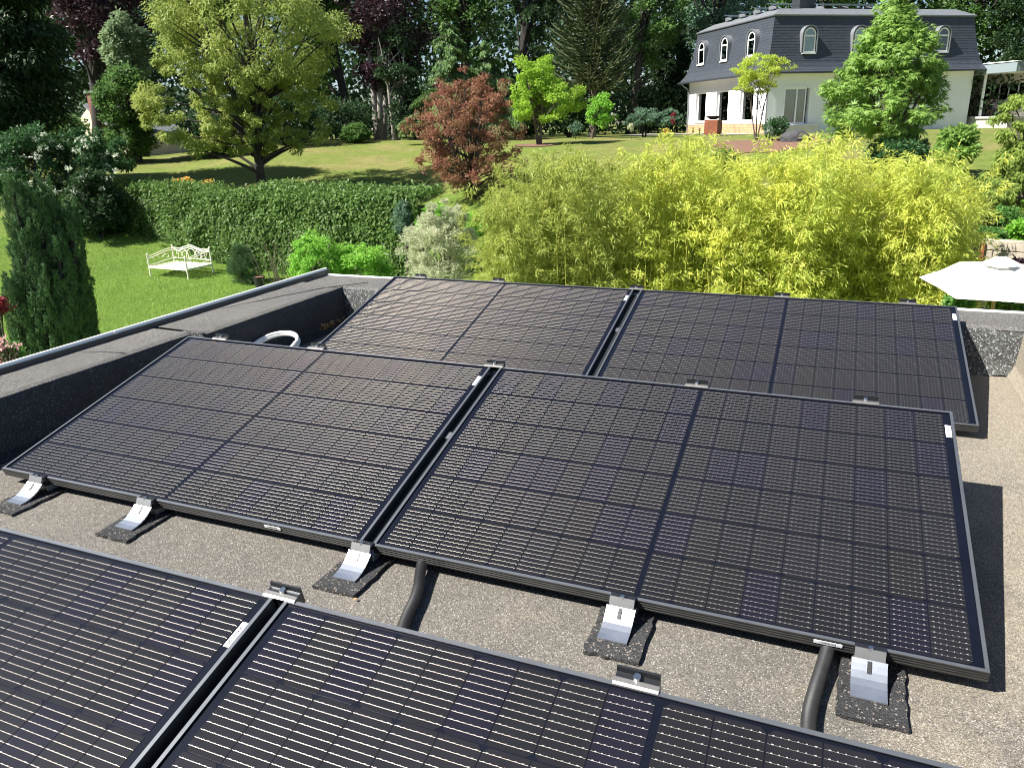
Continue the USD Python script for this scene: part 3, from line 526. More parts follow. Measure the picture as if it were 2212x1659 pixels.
tree('forest_tree', 'dark green tree filling the top right corner', 'tree', [(2090, -160, 2420, 180)], 84, 'forest_dark_leaf', 14000, 0.34, 35, 0.4, nclump=110, cl=0.2, bark='bark_dark')
tree('forest_tree', 'dark tree behind the purple beech in the middle', 'tree', [(640, -380, 1000, 240)], 72, 'forest_dark_leaf', 14000, 0.42, 36, 0.4, nclump=120, cl=0.22, bark='bark_dark')
tree('forest_tree', 'dark tree far behind the monkey puzzle', 'tree', [(1090, -380, 1480, 250)], 78, 'forest_dark_leaf', 14000, 0.44, 37, 0.4, nclump=120, cl=0.2, bark='bark_dark')
tree('forest_tree', 'dark tree far behind the small roof on the left', 'tree', [(-40, -200, 420, 300)], 74, 'forest_dark_leaf', 12000, 0.46, 38, 0.4, nclump=110, cl=0.2, bark='bark_dark')
for k, (b, d, lf, lab) in enumerate([((520, 175, 700, 325), 52, 'forest_dark_leaf', 'dark understorey bush behind the lawn right of the big yellow-green tree'), ((660, 200, 830, 315), 55, 'forest_dark_leaf', 'dark bush at the foot of the slanting trunk'),
        ((835, 190, 960, 312), 55, 'forest_dark_leaf', 'dark bush right of the pale beech stems'), ((380, 220, 540, 350), 49, 'forest_dark_leaf', 'dark bush at the far lawn edge under the big yellow-green tree'),
        ((930, 170, 1110, 305), 54, 'conifer_leaf', 'dark evergreen bush behind the red tree'), ((1080, 190, 1180, 305), 52, 'forest_dark_leaf', 'dark bush behind the lime-green tree stem'),
        ((1170, 180, 1290, 298), 53, 'forest_dark_leaf', 'dark bush between the lime-green tree and the monkey puzzle trunk'), ((1330, 150, 1470, 295), 66, 'conifer_leaf', 'dark evergreen behind the spreading junipers'),
        ((1410, 120, 1496, 290), 67, 'conifer_leaf', 'dark evergreen against the left corner of the house'), ((735, 268, 800, 312), 52, 'forest_leaf', 'small bright bush at the wood edge by the slanting trunk'), ((2140, 60, 2300, 215), 82, 'forest_dark_leaf', 'dark bush behind the porch at the right edge')]):
    tree('bush', lab, 'bush', b, d, lf, 4200, 0.24, 60 + k, 0.07, nclump=50, cl=0.3, bark='bark_dark', stems=3, depth=1.0, group='dark bushes along the edge of the wood')

tree('bush', 'light green bush hiding the foot of the small brick chimney', 'bush', [(205, 262, 345, 350)], 50, 'forest_leaf', 5200, 0.17, 190, 0.05, nclump=60, cl=0.25, stems=3)
tree('bush', 'dark bush left of the small brick chimney', 'bush', [(60, 215, 200, 350)], 50, 'forest_leaf', 6500, 0.18, 191, 0.05, nclump=70, cl=0.25, stems=3)
# the depth of the wood, where no tree can be told from the next
def woodland(name, d0, d1, z1, n, size, leaf, a0, a1, seed):
    r = np.random.default_rng(seed); az = np.radians(a0 + (a1 - a0) * r.random(n)); d = d0 + (d1 - d0) * r.random(n); x, y = C[0] + d * np.sin(az), C[1] + d * np.cos(az)
    top = z1 * (.62 + .6 * meshkit.fbm(np.stack([x * .16, y * .16, 0 * x], -1), 3, seed)); z = ground(x, y) + top * r.random(n) ** .8
    tag(obj(name, leaves(np.stack([x, y, z], -1), rdir(r, n), unit(rdir(r, n) * .8 - np.r_[FH[:2], -.5]), size * (.7 + .6 * r.random(n)), size * .6).mesh(), leaf), kind='stuff')
woodland('far_woodland', 88, 104, 20.0, 52000, .75, 'forest_dark_leaf', -70, 28, 201)
woodland('wood_undergrowth', 63, 69, 4.2, 26000, .34, 'forest_dark_leaf', -66, 24, 202)

# cedar: tiers of boughs whose sprays hang down
def cedar():
    r = np.random.default_rng(41); d = 49; b = G(1000, 300, d); o = thing('cedar_tree', 'light green cedar with drooping tiered boughs behind the red tree', 'tree', b)
    tops = [(965, 48, 0.0), (1045, 90, 1.5)]; tk, P, A, N = MB(), [], [], []
    for ti, (u, v, dd) in enumerate(tops):
        p = spot(u, v, d + dd); zt = high(u, v, d + dd); bz = b[2]; H = zt - bz
        tk.tube([(p[0], p[1], bz - .1), (p[0], p[1], bz + H * .5), (p[0], p[1], zt)], [.22, .13, .03], 7)
        for k in range(46):
            h = (0.16 + 0.84 * (k + r.random()) / 46); z = bz + H * h; L = (0.35 + 3.1 * (1 - h) ** 0.8) * (0.75 + .5 * r.random()); a = r.random() * 2 * PI
            t = np.linspace(0, 1, 8)[:, None]; dirv = np.array([math.cos(a), math.sin(a), 0])
            br = np.array([p[0], p[1], z]) + dirv * L * t + np.array([0, 0, 1]) * (0.22 * L * t - 0.42 * L * t ** 2.4); tk.tube(br, np.linspace(.05, .012, 8), 4)
            n = int(60 + 190 * L); q = r.random(n) ** 0.7; base = np.stack([np.interp(q, t[:, 0], br[:, i]) for i in range(3)], 1)
            side = np.cross(dirv, [0, 0, 1.0]); P.append(base + side * r.normal(0, .16, (n, 1)) * (L * .45) + r.normal(0, .04, (n, 3)) - np.array([0, 0, 1]) * np.abs(r.normal(0, .10, (n, 1)))); A.append(np.tile(dirv * .5 + np.array([0, 0, -1.0]), (n, 1)) + r.normal(0, .35, (n, 3))); N.append(np.tile(np.array([0, 0, 1.0]) + dirv * .6, (n, 1)) + r.normal(0, .4, (n, 3)))
    P, A, N = np.vstack(P), np.vstack(A), np.vstack(N)
    obj('trunk', (tk.mesh()[0] - b, tk.mesh()[1]), 'bark_dark', o, smooth=True); m = leaves(P, A, N, .22 * (0.7 + .6 * r.random(len(P))), .085).mesh(); obj('crown', (m[0] - b, m[1]), 'cedar_leaf', o)
cedar()
# monkey puzzle: whorls of rope-like curved branches
def puzzle():
    r = np.random.default_rng(42); d = 52; u, v0_ = 1287, -90; b = G(1276, 262, d); b[:2] = spot(1280, 200, d); b[2] = ground(b[0], b[1]); zt = high(u, v0_, d); H = zt - b[2]
    o = thing('monkey_puzzle', 'dark monkey puzzle tree with whorls of rope-like branches', 'tree', b); tk, cr = MB(), MB()
    tk.tube([(0, 0, -.1), (0.03, 0, H * .5), (0, 0, H)], [.24, .17, .05], 8)
    for w in range(26):
        h = 0.30 + 0.70 * w / 26; z = H * h; nb = 9; L0 = (0.5 + 2.3 * math.sin(min(1.0, (1 - h) * 1.6 + .12) * PI / 2)) * (0.9 + .25 * r.random())
        for k in range(nb):
            a = (k + r.random() * .8) / nb * 2 * PI + w; L = L0 * (0.75 + .4 * r.random()); dv = np.array([math.cos(a), math.sin(a), 0]); t = np.linspace(0, 1, 9)[:, None]
            br = np.array([0, 0, z]) + dv * L * t + np.array([0, 0, 1]) * (-0.42 * L * t + 0.62 * L * t ** 2.2); cr.tube(br, np.r_[.035, np.full(6, .055), .05, .015], 5)
            for s in (-1, 1):
                for q in (2, 4, 6):
                    e = np.cross(dv, [0, 0, 1.0]) * s; l2 = L * .32 * (1.1 - q / 9); t2 = np.linspace(0, 1, 5)[:, None]
                    cr.tube(br[q] + (e * .8 + dv * .6) * l2 * t2 + np.array([0, 0, 1]) * (0.5 * l2 * t2 ** 2 - .1 * l2 * t2), [.04, .048, .045, .04, .012], 4)
    obj('trunk', tk, 'bark', o, smooth=True); obj('branches', cr, 'araucaria_leaf', o)
puzzle()
# the dark conifer that fills the top left corner
def dark_conifer():
    r = np.random.default_rng(43); d = 42; b = G(20, 400, d); o = thing('dark_conifer', 'huge dark evergreen filling the top left corner', 'tree', b); c, rx, rz = crown_box(-360, -470, 205, 400, d)
    K = clumps(r, c, (rx * .93, rx * .8, rz * .95), 230, 'cone', .3, 4, .5); K[:, :2] = c[:2] + (K[:, :2] - c[:2]) * .95
    m = MB(); limbs(r, b, (c[0], c[1], c[2] + rz * .8), K, .45, 60, m, split=.05); obj('trunk', (m.mesh()[0] - b, m.mesh()[1]), 'bark_dark', o, smooth=True)
    m = clump_leaves(r, K, 1.15, 80000, .25, .40, .9, .6, .4).mesh(); obj('crown', (m[0] - b, m[1]), 'conifer_leaf', o)
dark_conifer()

# ------------------------------------------------------------------ garden trees
tree('walnut_tree', 'big spreading yellow-green tree on a dark trunk behind the hedge', 'tree', [(285, -150, 770, 240), (268, 80, 540, 352), (500, 100, 745, 345), (400, 200, 640, 350)], 36, 'walnut_leaf', 62000, 0.165, 51, 0.20, nclump=430, cl=0.105, base=(569, 440), aspect=.36, droop=0.7, nlimb=70, split=.22, rough=.45, bark='bark_dark', topf=.5)
tree('crab_apple', 'round tree with dusky red blossom and foliage standing left of the bamboo', 'tree', [(865, 150, 1140, 390), (880, 250, 1160, 425), (905, 140, 1120, 300)], 31, 'red_leaf', 30000, 0.085, 52, 0.07, nclump=300, cl=0.11, base=(1018, 440), nlimb=90, stems=3, split=.1, rough=.5, bark='bark_dark', shape='round', aspect=.55)
tree('lime_green_tree', 'lime-green tree with several bare stems on the upper lawn', 'tree', [(1095, 108, 1215, 250), (1130, 160, 1272, 270), (1095, 190, 1200, 275)], 41, 'lime_leaf', 19000, 0.13, 53, 0.075, nclump=130, cl=0.2, base=(1165, 311), nlimb=40, stems=4, split=.15, rough=.4, bark='bark')
tree('sweetgum_tree', 'cone-shaped bright green tree with star leaves in front of the house', 'tree', [(1765, -45, 2090, 345)], 24, 'sweetgum_leaf', 13000, 0.155, 54, 0.12, nclump=190, cl=0.16, base=(1930, 380), nlimb=60, kind='star', shape='cone', up=.7, droop=.5, split=.1, inner=.55, rough=.5)
tree('maple_tree', 'small airy yellow-green maple with slim fanned stems in front of the house', 'tree', [(1562, 112, 1718, 185), (1580, 150, 1680, 215)], 38, 'maple_leaf', 9500, 0.085, 55, 0.035, nclump=90, cl=0.22, base=(1632, 318), nlimb=36, stems=3, flat=.4, split=.3, bark='bark', topf=.2)
tree('rhododendron', 'small dark bush with a thin stem beside the maple', 'bush', [(1640, 252, 1712, 300)], 37.2, 'viburnum_leaf', 1700, 0.11, 56, 0.03, nclump=26, cl=0.28, base=(1666, 320), nlimb=12, bark='bark_dark')
tree('evergreen_shrub', 'tall mid-green shrub against the house wall, left of the bright cone-shaped tree', 'bush', [(1782, 125, 1870, 300)], 38, 'hedge_leaf', 6500, 0.13, 57, 0.06, nclump=70, cl=0.25, bark='bark_dark')
tree('small_tree', 'small round green tree right of the lime-green tree', 'tree', [(1262, 202, 1332, 282)], 46, 'shrub_leaf', 4200, 0.13, 58, 0.06, nclump=44, cl=0.26, base=(1278, 290), bark='bark')
for k, (b, lab) in enumerate([((1345, 232, 1440, 284), 'spreading blue-green juniper at the lawn edge, left of the pair'), ((1415, 230, 1475, 282), 'spreading blue-green juniper nearest the house corner')]):
    tree('juniper', lab, 'bush', b, 47, 'juniper_leaf', 5200, 0.15, 70 + k, 0.05, nclump=60, cl=0.26, bark='bark_dark', flat=.35, aspect=.35, shape='dome', stems=2)
tree('small_shrub', 'tiny white-leaved standard shrub before the left juniper', 'bush', (1352, 262, 1374, 285), 43, 'cream_leaf', 500, 0.07, 73, 0.012, nclump=12, base=(1364, 292))
tree('small_shrub', 'tiny yellow-leaved bush before the junipers', 'bush', (1430, 278, 1446, 292), 43, 'amber_leaf', 350, 0.07, 74, 0.012, nclump=10)
tree('small_shrub', 'thin little tree with dark red leaves before the right juniper', 'bush', (1448, 240, 1462, 270), 44, 'maroon_leaf', 300, 0.08, 75, 0.012, nclump=10, base=(1455, 291))
tree('small_shrub', 'low bluish bush behind the shadow of the lime-green tree', 'bush', (1225, 262, 1262, 292), 46, 'juniper_leaf', 1200, 0.10, 76, 0.02, nclump=20)
tree('weeping_tree', 'yellow-green weeping tree at the right edge, above the retaining wall', 'tree', [(2112, 265, 2330, 500), (2135, 180, 2300, 330)], 19, 'weeping_leaf', 30000, 0.075, 77, 0.09, nclump=170, cl=0.18, bark='bark', droop=1.4, aspect=.35, nlimb=60, rough=.4, split=.3)
tree('shrub', 'leafy green shrub between the bamboo and the weeping tree', 'bush', [(2010, 262, 2120, 395)], 21, 'sweetgum_leaf', 4200, 0.12, 78, 0.04, nclump=60, cl=0.25, stems=3, bark='bark_dark')
tree('shrub', 'dark shrub beneath the bright cone-shaped tree, behind the bamboo tops', 'bush', [(1850, 290, 2030, 390)], 23, 'viburnum_leaf', 4200, 0.12, 79, 0.04, nclump=60, cl=0.25, stems=3, bark='bark_dark')
tree('shrub', 'dark glossy shrub showing above the bamboo, left of the mulch bed', 'bush', [(1520, 315, 1610, 420)], 22, 'hedge_leaf', 3600, 0.11, 80, 0.03, nclump=50, cl=0.25, stems=3, bark='bark_dark')

# ------------------------------------------------------------------ hedge and the lower garden
def hedge():
    r = np.random.default_rng(81); q0, q1 = spot(289, 555, 31.9), spot(452, 575, 28.2); e = (q1 - q0) / np.linalg.norm(q1 - q0); a = q0 - e * 5.0
    w_ = spot(905, 560, 1.0) - C[:2]; L = np.linalg.solve(np.c_[e, -w_], C[:2] - a)[0]; b = a + e * L; ex = e; ey = np.array([-ex[1], ex[0]])
    if ey @ (C[:2] - a) > 0: ey = -ey
    o = thing('clipped_hedge', 'long clipped green hedge behind the white garden bench', 'hedge', (*a, -3.0)); n = 62000; H = 2.6
    t = r.random(n) * L; w = r.random(n)
    face = r.random(n); y = np.where(face < .66, 0.0, r.random(n) * 1.2); z = np.where(face < .66, r.random(n) * H, H)
    bul = meshkit.fbm(np.stack([t * .9, z * .9, 0 * t], -1), 3, 5); y = y + (0.5 - bul) * 0.55 + np.abs(r.normal(0, .07, n)); z = z * (1 + (meshkit.fbm(np.stack([t * .5, y, 0 * t + 3], -1), 2, 8) - .5) * .22) - np.abs(r.normal(0, .05, n)) + (face > .93) * r.random(n) * .16
    P = np.stack([ex[0] * t + ey[0] * y, ex[1] * t + ey[1] * y, z], -1); nf = np.where((face < .66)[:, None], np.r_[-ey, .55], np.array([0, 0, 1.0]))
    A = unit(nf * .4 + r.normal(0, .6, (n, 3)) - np.array([0, 0, .5])); N = unit(nf + r.normal(0, .45, (n, 3)))
    obj('foliage', leaves(P, A, N, .115 * (.7 + .6 * r.random(n)), .07).mesh(), 'hedge_leaf', o)
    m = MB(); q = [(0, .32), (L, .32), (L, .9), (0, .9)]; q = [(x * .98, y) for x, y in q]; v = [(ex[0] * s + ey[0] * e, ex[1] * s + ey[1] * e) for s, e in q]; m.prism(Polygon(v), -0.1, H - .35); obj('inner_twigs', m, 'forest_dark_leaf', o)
hedge()
tree('shrub', 'bright green rounded shrub in front of the hedge, behind the far roof corner', 'bush', [(610, 492, 760, 625), (700, 520, 860, 640)], 20.5, 'shrub_leaf', 17000, 0.075, 82, 0.03, nclump=130, cl=0.2, stems=3, up=.7)
tree('willow_shrub', 'creamy white variegated willow bush between the green shrub and the bamboo', 'bush', [(848, 440, 1050, 650), (900, 425, 1010, 520)], 17.5, 'cream_leaf', 30000, 0.062, 83, 0.03, nclump=210, cl=0.14, stems=3, aspect=.3, up=.3, rough=.5)
tree('shrub', 'loose yellow-green bush at the foot of the red tree, left of the bamboo', 'bush', [(895, 428, 1010, 560), (985, 440, 1075, 600)], 19.5, 'shrub_leaf', 9000, 0.08, 184, 0.03, nclump=90, cl=0.22, stems=3)
tree('conifer_shrub', 'grey-green conifer bush showing above the hedge end', 'bush', [(838, 418, 905, 520)], 21.5, 'juniper_leaf', 3600, 0.09, 84, 0.03, nclump=40, cl=0.28, shape='cone', aspect=.3)
tree('shrub', 'loose green bush above the hedge top, left of the grey-green conifer', 'bush', [(690, 425, 840, 520)], 24.6, 'hedge_leaf', 6500, 0.10, 85, 0.03, nclump=60, cl=0.25, stems=2)
tree('shrub', 'light green bush above the hedge at the foot of the big tree', 'bush', [(545, 408, 640, 520)], 26.8, 'shrub_leaf', 3200, 0.09, 86, 0.03, nclump=40, cl=0.25, stems=2)
tree('acer_shrub', 'golden orange acer showing above the hedge top', 'bush', [(315, 382, 430, 440), (380, 374, 480, 440)], 31.0, 'amber_leaf', 4600, 0.10, 87, 0.03, nclump=60, cl=0.22, flat=.4, stems=2)
tree('viburnum', 'large dark shrub dotted with creamy flowers behind the cypress', 'bush', [(-60, 250, 180, 470), (90, 270, 300, 440)], 33.5, 'viburnum_leaf', 20000, 0.14, 88, 0.08, nclump=150, cl=0.18, stems=3, bark='bark_dark')
tree('flowering_branches', 'pale flower clusters catching the sun on the dark shrub at left', 'blossom', [(-10, 275, 290, 440)], 32.0, 'white_petal', 1500, 0.085, 89, 0.02, nclump=55, cl=0.07, nlimb=8, bark='bark_dark')
tree('shrub', 'dark green shrub between the cypress and the left end of the hedge', 'bush', [(120, 360, 290, 520)], 31.5, 'forest_dark_leaf', 8000, 0.13, 90, 0.05, nclump=70, cl=0.22, stems=3, bark='bark_dark')
def cypress():
    r = np.random.default_rng(91); d = 14.0; b = G(118, 800, d); o = thing('columnar_yew', 'dark columnar evergreen with several upright tips beside the lawn', 'tree', b); P, A, N = [], [], []; tk = MB()
    spires = [(26, 396, .27, 0), (100, 402, .25, .15), (72, 425, .22, -.1), (150, 455, .24, 0), (50, 500, .28, -.3), (125, 540, .28, -.35), (172, 600, .26, .1), (88, 580, .30, -.45), (186, 690, .22, 0), (30, 620, .26, -.25), (150, 640, .26, -.4)]
    for k, (u, v, rad, dd) in enumerate(spires):
        p = spot(u, v, d + dd); zt = high(u, v, d + dd); f = p - b[:2]; nt = 190
        h = .02 + .95 * r.random(nt); a = r.random(nt) * 2 * PI; pr_ = rad * np.interp(h, [0, .15, .55, .85, 1], [.9, 1.05, .9, .5, .06]) * (.8 + .3 * r.random(nt)); w = .45 + .55 * h
        cx, cy_, cz = b[0] + f[0] * w + pr_ * np.cos(a), b[1] + f[1] * w + pr_ * np.sin(a), b[2] + (zt - b[2]) * h
        m = 85; t = r.random((nt, m)) ** .8; hh = (.16 + .16 * r.random(nt))[:, None]; rr = (.055 * (1 - t) + .012) * np.sqrt(r.random((nt, m))); aa = r.random((nt, m)) * 2 * PI; lean = .10 * t
        X = np.stack([cx[:, None] + np.cos(aa) * rr + np.cos(a)[:, None] * lean * .6, cy_[:, None] + np.sin(aa) * rr + np.sin(a)[:, None] * lean * .6, cz[:, None] + hh * t], -1).reshape(-1, 3)
        dv = np.stack([np.cos(aa), np.sin(aa), 0 * aa], -1).reshape(-1, 3); P.append(X); A.append(dv * .4 + np.array([0, 0, 1.0]) + r.normal(0, .3, X.shape)); N.append(dv + np.repeat(np.stack([np.cos(a), np.sin(a), .4 + 0 * a], -1), m, 0) * .8 + r.normal(0, .3, X.shape))
        tk.tube([(b[0], b[1], b[2] - .1), (b[0] + f[0] * .6, b[1] + f[1] * .6, b[2] + (zt - b[2]) * .4), (p[0], p[1], zt - .1)], [rad * .62, rad * .66, .02], 7)
    P, A, N = np.vstack(P), np.vstack(A), np.vstack(N); obj('trunk', (tk.mesh()[0] - b, tk.mesh()[1]), 'bark_dark', o, smooth=True); m = leaves(P, A, N, .05 * (.7 + .6 * r.random(len(P))), .022).mesh(); obj('crown', (m[0] - b, m[1]), 'cypress_leaf', o)
cypress()
tree('young_pine', 'young bushy pine on the lawn right of the white bench', 'bush', [(478, 520, 572, 622)], 24.2, 'pine_leaf', 9000, 0.12, 92, 0.03, nclump=60, cl=0.24, shape='cone', aspect=.09, base=(525, 614), up=.2)
# flowers and red leaves at the left edge
tree('acer_shrub', 'dark red acer sprays at the left edge of the lower lawn', 'bush', [(-60, 610, 18, 700), (-40, 640, 38, 690)], 13.0, 'maroon_leaf', 900, 0.06, 93, 0.015, nclump=26, cl=0.3, flat=.3)
tree('flower_bed_plant', 'pale pink flowering plants in the bottom left corner by the parapet', 'plant', [(-50, 725, 60, 830)], 11.5, 'fern_leaf', 2600, 0.06, 94, 0.012, nclump=40, cl=0.25, stems=3)
tree('flower_bed_plant', 'pink and white blooms among the plants at the bottom left', 'plant', [(-40, 722, 50, 800)], 11.3, 'pink_petal', 220, 0.06, 95, 0.010, nclump=22, cl=0.12, stems=2)
# dry twigs and pot by the hedge
def twigs():
    r = np.random.default_rng(96); b = G(600, 606, 23.4); o = thing('bare_twigs', 'leafless pale twigs sticking up in front of the hedge', 'plant', b); m = MB()
    for k in range(26):
        a = r.random() * 2 * PI; h = .5 + 1.2 * r.random(); e = np.array([math.cos(a), math.sin(a), 0]) * h * .35; s = r.normal(0, .25, 3) * [1, 1, 0]
        m.tube([s, s + e * .4 + [0, 0, h * .5], s + e + [0, 0, h]], [.010, .008, .003], 4)
    obj('stem', m, 'twig', o, kind='stuff')
twigs()
p = G(561, 612, 23.2); o = thing('plant_pot', 'dark plastic plant pot with reddish soil standing on the lawn', 'pot', p)
from trimesh.creation import revolve
obj('pot_body', revolve(np.array([(0, 0), (.13, 0), (.165, .30), (.175, .30), (.175, .33), (.155, .33), (.15, .27), (0, .27)]), sections=24), 'black_plastic', o, smooth=40)
plain('soil', (0.30, 0.13, 0.07), 0.9, var=.3, scale=20); c = trimesh.creation.cylinder(.148, .04, sections=20); c.apply_translation([0, 0, .285]); obj('soil', MB().tm(c), 'soil', o)

# grass blades on the near lawn
def grass():
    r = np.random.default_rng(97); n = 130000; az = np.radians(-66 + 40 * r.random(n)); d = 9 + 24 * np.sqrt(r.random(n)); x, y = C[0] + d * np.sin(az), C[1] + d * np.cos(az); z = ground(x, y)
    A = unit(np.array([0, 0, 1.0]) + r.normal(0, .45, (n, 3))); N = unit(rdir(r, n) * [1, 1, .2])
    m = leaves(np.stack([x, y, z - .004], -1), A, N, .045 + .05 * r.random(n), .016, 'tri'); leafmat('grass_blade', [(0.075, 0.125, 0.016), (0.125, 0.185, 0.024), (0.17, 0.22, 0.035)],   .35, .5, clump=.7, gain=2.3); tag(obj('lawn_grass', m, 'grass_blade'), kind='stuff')
    k = r.integers(0, n, 420); P = np.stack([x, y, z + .05], -1)[k]; m = leaves(P, rdir(r, 420) * [1, 1, .2], np.tile([0, 0, 1.0], (420, 1)), .04, .04); tag(obj('lawn_daisies', m, 'white_petal'), kind='stuff')
grass()

# ------------------------------------------------------------------ bamboo
def bamboo(label, leafname, u0_, u1_, tops, d0, d1, nc, nl, seed):
    r = np.random.default_rng(seed); b = G((u0_ + u1_) / 2, 640, (d0 + d1) / 2); o = thing('bamboo_thicket', label, 'bamboo', b); cu, P, A = MB(), [], []
    for k in range(nc):
        u = u0_ + (u1_ - u0_) * (k + r.random()) / nc; d = d0 + (d1 - d0) * r.random(); p = spot(u, 600, d); z0 = float(ground(p[0], p[1])); vt = np.interp(u, *zip(*tops)) + abs(r.normal(0, 26)) - 6; zt = high(u, vt, d); H = zt - z0
        lean = r.normal(0, .10, 2) * H; t = np.linspace(0, 1, 8)[:, None]; c = np.array([p[0], p[1], z0]) + np.c_[lean[0] * t ** 2, lean[1] * t ** 2, H * t - .06 * H * t ** 4]
        cu.tube(c, np.linspace(.013, .003, 8), 5)
        nb = 26; hb = .10 + .90 * (np.arange(nb) + r.random(nb)) / nb
        for h in hb:
            a = r.random() * 2 * PI; l = (.20 + .42 * r.random()) * np.interp(h, [0, .5, 1], [1.1, 1.1, .45]); q = np.array([np.interp(h, t[:, 0], c[:, i]) for i in range(3)]); dv = np.array([math.cos(a), math.sin(a), .55 if h < .92 else 1.4]); m = nl; s = r.random(m) ** .6
            P.append(q + dv * (l * s)[:, None] + np.array([0, 0, -1.0]) * (.30 * l * s ** 2)[:, None] + r.normal(0, .035, (m, 3))); A.append(dv * np.array([.8, .8, 0]) + np.array([0, 0, -.45]) + r.normal(0, .55, (m, 3)))
    P, A = np.vstack(P), np.vstack(A); n = len(P)
    obj('culm', (cu.mesh()[0] - b, cu.mesh()[1]), 'bamboo_culm', o, smooth=True, kind='stuff'); m = leaves(P, A, np.array([0, 0, 1.0]) + r.normal(0, .5, (n, 3)), .12 * (.6 + .7 * r.random(n)), .021, 'diamond').mesh(); obj('foliage', (m[0] - b, m[1]), leafname, o)
plain('bamboo_culm', (0.36, 0.34, 0.06), 0.4, var=.3, scale=4)
bamboo('olive-green left part of the bamboo, behind the far row of panels', 'bamboo_olive_leaf', 1060, 1400, [(1040, 470), (1090, 400), (1160, 335), (1250, 318), (1330, 330), (1400, 340)], 12.9, 15.4, 105, 27, 101)
bamboo('tall golden middle part of the bamboo with feathery tips', 'bamboo_gold_leaf', 1380, 1730, [(1370, 345), (1440, 300), (1480, 272), (1530, 320), (1590, 345), (1650, 335), (1730, 322)], 12.8, 15.5, 112, 28, 102)
bamboo('golden right part of the bamboo beside the white parasol', 'bamboo_gold_leaf', 1700, 2065, [(1690, 325), (1760, 262), (1800, 318), (1880, 345), (1960, 320), (2010, 350), (2040, 420), (2075, 500)], 13.6, 15.8, 112, 28, 103)

# ------------------------------------------------------------------ the big house
plain('white_render', (0.74, 0.755, 0.77), 0.8, var=0.04, scale=1.2, bump=0.15, bscale=12)
plain('white_frame', (0.80, 0.80, 0.79), 0.4, var=0.03)
plain('zinc', (0.20, 0.21, 0.225), 0.5, 0.3, var=0.12, scale=3)
plain('dark_zinc', (0.045, 0.048, 0.055), 0.5, 0.2, var=0.15, scale=3)
plain('concrete', (0.42, 0.40, 0.37), 0.85, var=0.1, scale=2)
plain('interior', (0.62, 0.60, 0.57), 0.9)
plain('corten', (0.20, 0.062, 0.028), 0.85, var=0.3, scale=5)
plain('dark_steel', (0.045, 0.042, 0.042), 0.5, 0.6, var=0.2)
plain('porch_fascia', (0.20, 0.245, 0.26), 0.55, var=0.04)
plain('porch_wall', (0.62, 0.57, 0.50), 0.85, var=0.03, scale=1)
plain('paving', (0.46, 0.40, 0.34), 0.85, var=0.12, scale=3)
plain('dark_seat', (0.045, 0.043, 0.045), 0.6)
plain('oak_top', (0.42, 0.26, 0.12), 0.5, var=.15)
plain('roof_panel', (0.055, 0.075, 0.10), 0.25, var=.1, coat=.6)
plain('brick_dark', (0.16, 0.065, 0.045), 0.9, var=.3, scale=8)
plain('cream_wall', (0.62, 0.50, 0.36), 0.9, var=.06)
plain('green_trellis', (0.20, 0.27, 0.19), 0.7, var=.1)
mat('window_glass', {'t': ('transparent_bsdf', {'color': (0.78, 0.82, 0.80)}), 'g': ('glossy_bsdf', {'color': (0.9, 0.95, 0.95), 'roughness': 0.02}), 'f': ('fresnel', {'IOR': 1.55}), 'mr': ('map_range', {'to_min': 0.06, 'to_max': 1.0, 'clamp': True}), 'm': ('mix_closure', {})},
    [('f.fac', 'mr.value'), ('mr.result', 'm.fac'), ('t.BSDF', 'm.closure1'), ('g.BSDF', 'm.closure2')], 'm.closure')
def islands(name, cols, rough, lo=0.0, hi=1.0):
    mat(name, {'g': ('geometry', {}), 'rp': ('rgb_ramp', {'ramp': [(i / (len(cols) - 1), c) for i, c in enumerate(cols)]}), 'ns': ('noise_texture', {'scale': 3.0, 'detail': 4}), 'mx': ('mix_float', {'fac': 0.4}), 'p': ('principled_bsdf', {'roughness': rough, 'specular_ior_level': 0.4})},
        [('g.position', 'ns.vector'), ('g.random_per_island', 'mx.a'), ('ns.fac', 'mx.b'), ('mx.result', 'rp.fac'), ('rp.color', 'p.base_color')], 'p.BSDF')
islands('slate', [(0.034, 0.040, 0.050), (0.068, 0.078, 0.096), (0.11, 0.122, 0.145)], 0.5)
islands('sandstone', [(0.38, 0.20, 0.11), (0.55, 0.36, 0.20), (0.66, 0.52, 0.36), (0.58, 0.38, 0.26)], 0.9)
EX, EY = np.array([.970, .243]), np.array([-.243, .970])
ex3 = EX[0] * RH + EX[1] * FH; ey3 = EY[0] * RH + EY[1] * FH
HM = np.eye(4); HM[0, :3] = ex3; HM[1, :3] = ey3; HM[3, :3] = gard(16.6, 50.9, 0.20)
def hp(x, y, z=0.0): return (np.array([x, y, z, 1.0]) @ HM)[:3]
house = thing('mansard_house', 'white two-storey house with a dark slate mansard roof and arched dormer windows', 'house', mat=HM)
WL, WD, EAVE, TOP = 15.5, 10.6, 3.75, 7.0
SIDE = {'left': np.array([[0, -1, 0, 0], [0, 0, 1, 0], [-1, 0, 0, 0], [0, 0, 0, 1.0]]).T if False else None}
def face_matrix(which):
    """local (along the wall, up, outward) -> house"""
    M = np.eye(4)
    if which == 'right': M[:3, 0], M[:3, 1], M[:3, 2] = (1, 0, 0), (0, 0, 1), (0, -1, 0)
    else: M[:3, 0], M[:3, 1], M[:3, 2] = (0, -1, 0), (0, 0, 1), (-1, 0, 0)      # along = -y, so 0 at the near corner and negative going back
    return M
